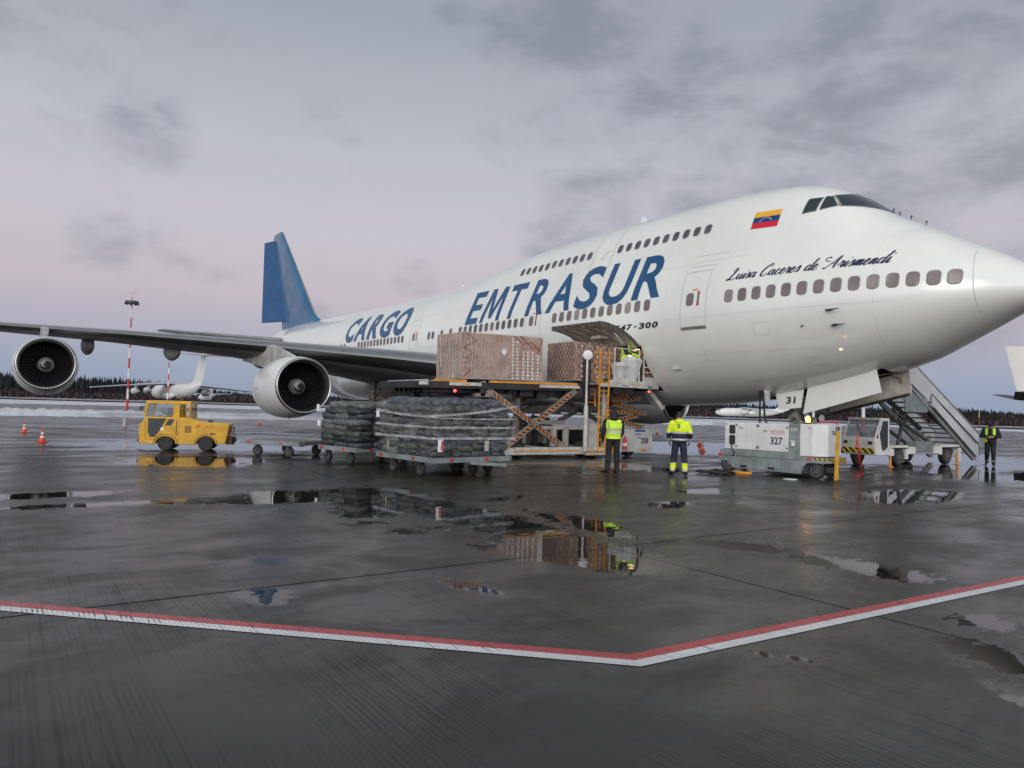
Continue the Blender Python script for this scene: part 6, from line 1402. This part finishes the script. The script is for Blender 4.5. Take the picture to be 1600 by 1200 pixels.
# the man in the hood and lime vest, seen from behind
def hood(g, hd, hr, nk, ch): g.ell(nk+Vector((0, -.03, .04)), (.115, .11, .10), 16, 10); g.ell(hd+Vector((0, -.012, .0)), (.108, .118, .145), 18, 12)
J = base_pose(head=(.0, .035, 1.63), tilt=.25, ell=(-.275, -.03, 1.15), wrl=(-.27, .03, .90), elr=(.235, .02, 1.14), wrr=(.19, .14, .94), ftl=(-.9, .7, 0), ftr=(-.45, 1, 0), anl=(-.14, -.02, .10), knl=(-.12, .01, .5), extra=hood)
p1, hr, hd = person('', None, 0, J, None, R=dict(torso=(.21, .15), waist=(.19, .145), hip=(.19, .145), ua=.078, fa=.062, th=.10, kn=.078, an=.068))
def z1(c, n):
    if c.z < .115: return 2
    if c.z < .93 and abs(c.x) < .2: return 1
    return 0
finish(p1, [blackc, blackc, boot], z1, 'person seen from behind in a raised dark hood and lime vest, beside the loader', (-7.34, -8.65, 0), face_to((7.8, -22.7), (-7.34, -8.65))+.12)
def vest_pred(c, lo=.97, hi=1.50): return lo < c.z < hi and abs(c.x) < .205 and not (c.z < 1.2 and abs(c.x) > .20)
v1 = shell(p1, 'safety_vest', hivis, lambda c: 0.965 < c.z < 1.475 and abs(c.x) < .19+.02*(c.z < 1.4) , .022, fold=.010)
for z in (1.215, 1.135): shell(p1, 'reflective_band', refl, lambda c: abs(c.z-z) < .021 and abs(c.x) < .20, .030, fold=.010, parent=v1)
for x in (-.12,): shell(p1, 'reflective_band', mat('thin_seam', (.20, .30, .05), .5, var=0), lambda c: abs(c.x-x+.25*(c.z-1.3)) < .012 and 1.24 < c.z < 1.47 and c.y < 0, .030, fold=.010, parent=v1)
# the man in the yellow and navy jacket, seen from behind
def collar(g, hd, hr, nk, ch): g.ell(nk+Vector((0, -.05, .0)), (.125, .095, .085), 16, 10)
J = base_pose(head=(-.03, .07, 1.645), tilt=.35, chest=(0, .0, 1.28), ell=(-.29, -.0, 1.16), wrl=(-.285, .09, .955), elr=(.285, -.0, 1.16), wrr=(.26, .10, .97), anl=(-.165, -.02, .10), anr=(.165, -.02, .10), knl=(-.135, .02, .5), knr=(.135, .02, .5), ftl=(-.7, .8, 0), ftr=(.1, 1, 0), extra=collar)
p2, hr, hd = person('', None, 0, J, None, R=dict(torso=(.225, .16), waist=(.215, .16), hip=(.20, .155), ua=.082, fa=.066, wr=.046, th=.105, kn=.085, an=.075))
def z2(c, n):
    if c.z > 1.545: return 5 if (c-hd).length < .2 else 1
    if c.z < .125: return 3
    if c.z < .17: return 2
    if .19 < c.z < .345: return 1
    if .17 < c.z < .19 or c.z < .36: return 2
    if c.z > 1.205: return 1
    if 1.165 < c.z < 1.205 or .975 < c.z < 1.02: return 2
    if c.z > .90 and abs(c.x) > .22 and c.z < .975: return 4
    return 0
finish(p2, [navy, hivis_y, refl, boot, skin_m, skin_m], z2, 'person seen from behind in a yellow and navy jacket and trousers with yellow cuffs', (-6.28, -7.12, 0), face_to((7.8, -22.7), (-6.28, -7.12))-.15)
headgear(p2, 'hair', hairm, hd, hr, lambda c: c.z > .02 or (c.y < .035 and c.z > -.06), 1.07)
g = G()
for k in range(7): a = k*2*PI/7; g.ell((.03*math.cos(a), -.182+.004*math.sin(a*2), 1.37+.045*math.sin(a)), (.016, .010, .02), 8, 6)
g.build('back_emblem', mat('teal_emblem', (.03, .16, .15), .5, var=.1), p2, sharp=0)
# the operator on the bridge platform
J = base_pose(pelvis=(0, -.02, .96), chest=(0, .03, 1.26), neck=(0, .08, 1.48), head=(.02, .15, 1.625), tilt=.6, shl=(-.19, .06, 1.42), shr=(.19, .06, 1.42), ell=(-.245, .12, 1.16), elr=(.245, .12, 1.16), wrl=(-.14, .36, 1.10), wrr=(.14, .36, 1.10), hpl=(-.09, -.05, .92), hpr=(.09, -.05, .92), palml=(0, 0, -1), palmr=(0, 0, -1), thumbl=(1, 0, 0), thumbr=(-1, 0, 0))
p3, hr, hd = person('', None, 0, J, None, R=dict(torso=(.2, .14), waist=(.175, .13), ua=.07, fa=.055))
finish(p3, [navy, boot, skin_m], lambda c, n: 2 if (c-hd).length < .165 and c.z > 1.50 or (c.y > .34 and c.z < 1.18) else (1 if c.z < .115 else 0), 'person in a lime vest and dark cap bending over the console on the loader platform', (-12.36, -3.50, 2.77), math.radians(-60))
v3 = shell(p3, 'safety_vest', hivis, lambda c: .95 < c.z < 1.47 and abs(c.x) < .20 and abs(c.x) > (.045 if c.y > .1 and c.z > 1.25 else -1), .022, fold=.008)
shell(p3, 'reflective_band', refl, lambda c: abs(c.z-1.12) < .022 and abs(c.x) < .2 and c.y < .25, .030, fold=.008, parent=v3)
headgear(p3, 'cap', blackc, hd, hr, lambda c: c.z > .015, 1.12)
# the man walking by the stairs truck, looking down at his hands
J = base_pose(head=(-.01, .09, 1.60), tilt=.6, chest=(0, .02, 1.27), neck=(0, .03, 1.47), ell=(-.30, .04, 1.16), elr=(.30, .04, 1.16), wrl=(-.08, .26, 1.15), wrr=(.07, .27, 1.14), knl=(-.10, .18, .52), anl=(-.11, .16, .10), knr=(.11, .02, .50), anr=(.13, -.28, .15), ftr=(.15, 1, -.35), ftl=(-.1, 1, 0), palml=(0, -.3, -1), palmr=(0, -.3, 1), thumbl=(0, 1, 0), thumbr=(0, 0, 1), curl=.7)
p4, hr, hd = person('', None, 0, J, None, R=dict(torso=(.225, .155), waist=(.205, .15), hip=(.195, .15), ua=.08, fa=.062, th=.10, kn=.08, an=.065))
finish(p4, [blackc, boot, skin_m, refl], lambda c, n: 2 if ((c-hd).length < .15 and c.z > 1.48) or (c.y > .27 and 1.05 < c.z < 1.25 and abs(c.x) < .13) else (1 if c.z < .16 else (3 if .19 < c.z < .225 else 0)), 'person in black with lime shoulder straps walking beside the foot of the stairs', (-5.15, 9.75, 0), face_to((-5.15, 9.75), (4.5, -18)))
v4 = shell(p4, 'safety_vest', hivis, lambda c: (1.22 < c.z < 1.47 and .075 < abs(c.x) < .155 and c.y > -.02) or (.94 < c.z < 1.10 and .10 < c.x < .26 and c.y > -.05), .020, fold=.008)
headgear(p4, 'cap', blackc, hd, hr, lambda c: c.z > .01, 1.12)
g = G(); g.box(-.035, .035, .30, .31, 1.13, 1.22); g.build('phone', blk, p4)
# ================================================================== far aircraft, masts, fence, forest
jw = mat('distant_aircraft_white', (.60, .60, .57), .4, var=.05, vs=.3); jg = mat('distant_wing_grey', (.42, .44, .45), .4, var=.08, vs=.3)
def loftp(name, secs, m, parent, side=1, vert=False, sharp=50):
    g = G(); R = []
    for sp_, le, ch_, th_, ot in secs: R.append([(-(le+x*ch_), ot+t*th_*ch_, sp_) if vert else (-(le+x*ch_), side*sp_, ot+t*th_*ch_) for x, t in FO])
    g.loft(R); return g.build(name, m, parent, sharp=sharp)
def freighter(label, loc, heading, sc=1., eng=4):
    """high winged four engined T-tailed transport, nose towards local +X, origin under mid fuselage"""
    th = thing('parked_freighter', label, 'aircraft', loc, heading); th.scale = (sc,)*3
    o = G(Matrix.Translation((21, 0, 0))); R = []
    for s_, zc, r in ((0, 3.4, .1), (.8, 3.4, 1.1), (3, 3.5, 1.9), (6, 3.7, 2.35), (10, 3.75, 2.4), (27, 3.75, 2.4), (34, 4.3, 1.95), (40, 5.2, 1.1), (43, 5.8, .5), (43.6, 5.9, .1)): R.append([(-s_, r*math.cos(2*PI*i/24), zc+r*math.sin(2*PI*i/24)) for i in range(24)])
    o.loft(R); f = o.build('fuselage', jw, th, sharp=0)
    T = Matrix.Translation((21, 0, 0))
    def L(*a, **k): q = loftp(*a, **k); q.location = (21, 0, 0); return q
    for s_ in (-1, 1):
        L('wing', [(0, 14.5, 9.5, .12, 6.15), (3, 15.6, 8.5, .12, 6.1), (14, 21.5, 5.2, .1, 5.2), (25.2, 27.6, 3.0, .09, 4.1)], jg, th, side=s_)
        L('tailplane', [(0, 43.6, 5.2, .08, 14.4), (8.7, 48.3, 2.2, .08, 14.2)], jw, th, side=s_)
        for y, x in ((6.35, 15.2), (10.6, 17.6)):
            g = G(); g.lathe([(0, .85), (.3, 1.0), (1.6, 1.05), (3.4, .8), (4.6, .5), (5.2, .3)], (21-x+1.5, s_*y, 3.9-(y-6)*.08), (-1, 0, 0), 20); g.build('engine', jw, th, sharp=0)
            g = G(); g.bar((21-x, s_*y, 4.7), (21-x-3.5, s_*y, 5.7), .3, .8); g.build('pylon', jg, th)
    L('fin', [(5.4, 34.5, 9.5, .1, 0), (7.5, 38.2, 7.6, .1, 0), (14.6, 43.4, 5.2, .09, 0)], jw, th, vert=True)
    g = G(); g.ell((21-44.6, 0, 14.55), (2.6, .38, .4), 16, 10); g.build('fin_cap', jw, th, sharp=0)
    for x, y in ((16, 0), (-1, -2.6), (-1, 2.6), (-4, -2.6), (-4, 2.6)):
        g = G(); g.tube([(x, y*.8, 2.2), (x, y, .7)], .2, 8); g.mi = 1; g.lathe([(-.5, .6), (-.4, .65), (.4, .65), (.5, .6)], (x, y, .65), (0, 1, 0), 16); g.build('landing_gear', [jg, rubber], th)
    g = G(); g.lathe([(0, .3), (.3, 1.), (5, 1.1), (9, .9), (11, .1)], (4, 2.3, 2.4), (-1, 0, 0), 14); g.lathe([(0, .3), (.3, 1.), (5, 1.1), (9, .9), (11, .1)], (4, -2.3, 2.4), (-1, 0, 0), 14); g.build('gear_fairing', jw, th, sharp=0)
    g = G(); g.prism([(20.2, 4.6), (19.5, 5.2), (18.5, 5.45), (19.0, 4.7)], 1, -1.5, 1.5); g.build('cockpit_window', glass, th)
    return th
def hd_at(px, rel):   # heading whose nose points rel radians anticlockwise from straight away
    b = bearing(px); return math.atan2(b.y, b.x)+rel
p = out(272, 252); freighter('distant white T-tailed cargo jet seen from behind, above the tug', (p.x, p.y, 0), hd_at(272, math.radians(17)), 1.0)
p = out(1172, 335); freighter('distant white cargo jet seen from its left side beyond unit 327, tail to the right', (p.x, p.y, 0), hd_at(1172, math.radians(112)), .74)
# small twin propeller airliner, seen from the front
def commuter(label, loc, heading):
    th = thing('parked_commuter_plane', label, 'aircraft', loc, heading)
    g = G(); g.loft([[(7-s_, r*math.cos(2*PI*i/20), 2.1+dz+r*math.sin(2*PI*i/20)) for i in range(20)] for s_, dz, r in ((0, 0, .08), (.8, 0, .7), (2.4, .1, 1.15), (4, .15, 1.25), (11, .15, 1.25), (16, .8, .5), (17.5, 1.0, .1))]); g.build('fuselage', jw, th, sharp=0)
    for s_ in (-1, 1):
        q = loftp('wing', [(0, 5.2, 2.8, .14, 3.4), (10.5, 6.3, 1.5, .12, 3.75)], jg, th, side=s_); q.location = (7, 0, 0)
        q = loftp('tailplane', [(0, 15, 2, .1, 3.3), (4, 15.6, 1.2, .1, 3.4)], jg, th, side=s_); q.location = (7, 0, 0)
        g = G(); g.lathe([(0, .1), (.4, .45), (2.5, .55), (4.2, .2)], (3.3, s_*3.6, 3.15), (-1, 0, 0), 16); g.build('engine', jw, th, sharp=0)
        for k in range(4): g = G(); a = k*PI/2+.5; g.bar((3.35, s_*3.6, 3.15), (3.35, s_*3.6+1.6*math.cos(a), 3.15+1.6*math.sin(a)), .05, .2, (1, 0, 0)); g.build('propeller_blade', blk, th)
        g = G(); g.tube([(1, s_*2.4, 2.8), (1, s_*2.4, .5)], .12, 8); g.mi = 1; g.lathe([(-.3, .5), (.3, .5)], (1, s_*2.4, .5), (0, 1, 0), 14); g.build('landing_gear', [jg, rubber], th)
    g = G(); g.tube([(5.2, 0, 1.2), (5.2, 0, .4)], .1, 8); g.mi = 1; g.lathe([(-.15, .38), (.15, .38)], (5.2, 0, .38), (0, 1, 0), 14); g.build('landing_gear', [jg, rubber], th)
    g = G(); g.prism([(6.2, 2.6), (5.2, 3.2), (4.9, 3.1), (5.2, 2.6)], 1, -.8, .8); g.build('cockpit_window', glass, th)
    q = loftp('fin', [(3., 13.2, 3.2, .1, 0), (6.4, 15.8, 1.6, .1, 0)], jw, th, vert=True); q.location = (7, 0, 0); return th
p = out(320, 330); commuter('tiny white twin propeller plane on the far taxiway, right of the tug cab', (p.x, p.y, 0.35), hd_at(320, PI-.3))
# airliner tail at the right edge; its nose lies out of frame
def airliner(label, loc, heading):
    th = thing('parked_airliner', label, 'aircraft', loc, heading)
    g = G(); g.loft([[(-s_, r*math.cos(2*PI*i/24), zc+r*math.sin(2*PI*i/24)) for i in range(24)] for s_, zc, r in ((0, 3.0, .1), (1, 3.0, 1.1), (3.5, 3.2, 1.75), (6, 3.3, 1.97), (24, 3.3, 1.97), (29, 3.6, 1.5), (33, 4.2, .6), (34.3, 4.4, .1))]); g.build('fuselage', jw, th, sharp=0)
    for s_ in (-1, 1):
        loftp('wing', [(1.5, 12, 7, .12, 2.6), (6, 15, 4.6, .11, 3.0), (17, 21.6, 1.7, .1, 3.9)], jg, th, side=s_); loftp('tailplane', [(0, 31.5, 4.6, .1, 4.9), (7.1, 35.9, 1.5, .09, 5.75)], mat('tailplane_shade_grey', (.06, .06, .065), .5, var=.1), th, side=s_)  # tailplane colour darkened to carry the shade of a surface seen from below
        g = G(); g.lathe([(0, .95), (.2, 1.05), (1.8, 1.1), (3.4, .7)], (-11.5, s_*5.2, 1.55), (-1, 0, 0), 20); g.build('engine', jw, th, sharp=0)
        g = G(); g.tube([(-17.5, s_*2.8, 2.4), (-17.5, s_*2.8, .6)], .15, 8); g.mi = 1; g.lathe([(-.4, .55), (.4, .55)], (-17.5, s_*2.8, .55), (0, 1, 0), 16); g.build('landing_gear', [jg, rubber], th)
    g = G(); g.tube([(-4, 0, 1.8), (-4, 0, .4)], .12, 8); g.mi = 1; g.lathe([(-.2, .4), (.2, .4)], (-4, 0, .4), (0, 1, 0), 16); g.build('landing_gear', [jg, rubber], th)
    loftp('fin', [(4.9, 27.2, 8.2, .1, 0), (6.3, 29.6, 6.2, .1, 0), (12.2, 34.6, 2.5, .09, 0)], jw, th, vert=True); return th
A4 = math.radians(20)
p = Vector((-35.0, 90.2, 0)); hdg = math.radians(32); L0 = 36.6
airliner('white airliner cut off by the right edge, only its fin and dark tailplane in view', (p.x+math.cos(hdg)*L0, p.y+math.sin(hdg)*L0, 0), hdg)
# red and white masts
rw_r, rw_w = mat('mast_red', (.45, .035, .03), .5, var=.08), mat('mast_white', (.62, .61, .60), .5, var=.06)
def mast(label, loc, h, r=.16, bands=9, head=True):
    th = thing('lighting_mast', label, 'mast', loc, 0, 'red and white masts around the apron'); g = G()
    for k in range(bands):
        a, b = k/bands, (k+1)/bands; g.mi = k % 2; g.lathe([(a*h, r*(1-.6*a)), (b*h, r*(1-.6*b))], (0, 0, 0), (0, 0, 1), 14, cap=False)
    g.build('pole', [rw_r, rw_w], th)
    if head:
        g = G(); g.lathe([(h-.9, .1), (h-.9, .85), (h-.55, .85), (h-.55, .1)], (0, 0, 0), (0, 0, 1), 20); g.build('lamp_ring', dark, th)
        for k in range(8): a = k*PI/4; g = G(); g.box(.75*math.cos(a)-.16, .75*math.cos(a)+.16, .75*math.sin(a)-.16, .75*math.sin(a)+.16, h-1.05, h-.75); g.build('floodlight', blk, th)
        for dx in (-.6, 0, .55): g = G(); g.tube([(dx, 0, h-.55), (dx, 0, h+.75)], .03, 5); g.ell((dx, 0, h+.75), (.1, .1, .14), 8, 6); g.build('antenna', rw_w, th)
    return th
p = out(198.5, 114); mast('tall red and white mast with a ring of floodlights, rising above the left wing', (p.x, p.y, 0), 15.6, .17, 11)
p = out(261, 190); mast('thin distant red and white mast between the flap fairing and the distant jet', (p.x, p.y, 0), 13.2, .2, 9, False)
p = out(1271, 150); mast('distant red and white mast seen under the nose gear door', (p.x, p.y, 0), 14, .26, 9)
p = out(1349, 88); mast('red and white mast seen between the gear door and the roof of the stairs truck', (p.x, p.y, 0), 15, .2, 9)
p = out(1530, 260); mast('faint pale mast in front of the forest at right, near the walking man', (p.x, p.y, 0), 6, .12, 2, False)
# perimeter fence in front of the forest
g = G(); prev = None
for i in range(171):
    q = out(-260+i*13, 372); g.box(q.x-.10, q.x+.10, q.y-.10, q.y+.10, 0, 2.4)
    if prev:
        for z in (.5, 1.3, 2.2): g.bar((prev.x, prev.y, z), (q.x, q.y, z), .05, .05)
    prev = q
tag(g.build('perimeter_fence', dark, sharp=0), 'long dark post and wire fence between the snow and the forest', 'fence')
# forest: thousands of narrow conifers with ragged branches, and russet scrub along its foot
fm = [mat('conifer_dark_hazed', (.011, .017, .020), .9, var=.4, vs=.3), mat('conifer_green_hazed', (.014, .022, .024), .9, var=.4, vs=.3), mat('birch_scrub', (.040, .022, .022), .9, var=.35, vs=.4), mat('trunk', (.05, .035, .028), .9, var=.3)]  # conifer colours tinted bluish to stand in for distance haze
g = G(); rnd = random.Random(12)
def conifer(x, y, h, r):
    g.mi = rnd.choice((0, 0, 1)); n = 7; layers = 6
    for k in range(layers):
        z0 = h*(.12+.80*k/layers); z1 = min(h, z0+h*.30); rr_ = r*(1-k/layers*.86); ph = rnd.random()*6; t = g.b.verts.new((x+rnd.uniform(-.1, .1), y, z1)); R_ = []
        for i in range(n*2): a = ph+PI*i/n; q = rr_*(1 if i % 2 == 0 else .42)*rnd.uniform(.75, 1.2); R_.append(g.b.verts.new((x+q*math.cos(a), y+q*math.sin(a), z0-(.22*rr_ if i % 2 == 0 else -.1)+rnd.uniform(-.2, .2))))
        for i in range(n*2): g._f([t, R_[i], R_[(i+1) % (n*2)]])
    g.mi = 3; g.tube([(x, y, 0), (x, y, h*.3)], .16, 4)
def scrub(x, y, h):
    g.mi = 2
    for k in range(7):
        a, b_ = rnd.uniform(-1.6, 1.6), rnd.uniform(-1.2, 1.2); z = h*rnd.uniform(.15, .9); s_ = rnd.uniform(.5, 1.1)*h*.3; c = Vector((x+a, y+b_, z)); P = [g.b.verts.new(c+Vector((rnd.uniform(-s_, s_), rnd.uniform(-s_, s_), rnd.uniform(-s_, s_)*1.2))) for _ in range(4)]
        for q in ((0, 1, 2), (0, 2, 3), (0, 1, 3), (1, 2, 3)): g._f([P[i] for i in q])
def prof(px):
    pts = [(-300, 13.0), (0, 12.2), (100, 12.0), (200, 11.2), (280, 10.2), (330, 7.6), (375, 6.2), (420, 6.0), (700, 6.5), (1000, 8.5), (1110, 9.6), (1150, 8.6), (1220, 7.6), (1300, 8.2), (1450, 8.6), (1500, 8.6), (1600, 6.8), (1900, 7.5)]
    for (a, b), (c, d) in zip(pts, pts[1:]):
        if a <= px <= c: return b+(d-b)*(px-a)/(c-a)
    return 8.
for row, (dist, dens) in enumerate(((392, 4.6), (402, 4.0), (415, 3.6), (430, 3.4))):
    px = -250.
    while px < 1850:
        d = dist*(1+.012*rnd.uniform(-1, 1)); q = out(px, d); h = .94*prof(px)*rnd.uniform(.86, 1.05)*(1.06 if row > 1 else .92)*(1+.10*mnoise.noise(Vector((px*.02, row, 0))))
        if rnd.random() < .05: h *= 1.10
        conifer(q.x, q.y, h, rnd.uniform(1.1, 1.8)); px += dens*rnd.uniform(.7, 1.3)
for row, dist in enumerate((380, 384, 388)):
    px = -250.
    while px < 1850: q = out(px, dist+rnd.uniform(-1.5, 1.5)); scrub(q.x, q.y, rnd.uniform(2.2, 4.0)*(1.25 if px > 1000 else 1)); px += 4.2*rnd.uniform(.6, 1.4)
tag(g.build('forest', fm, sharp=0, norm=False), kind='stuff')
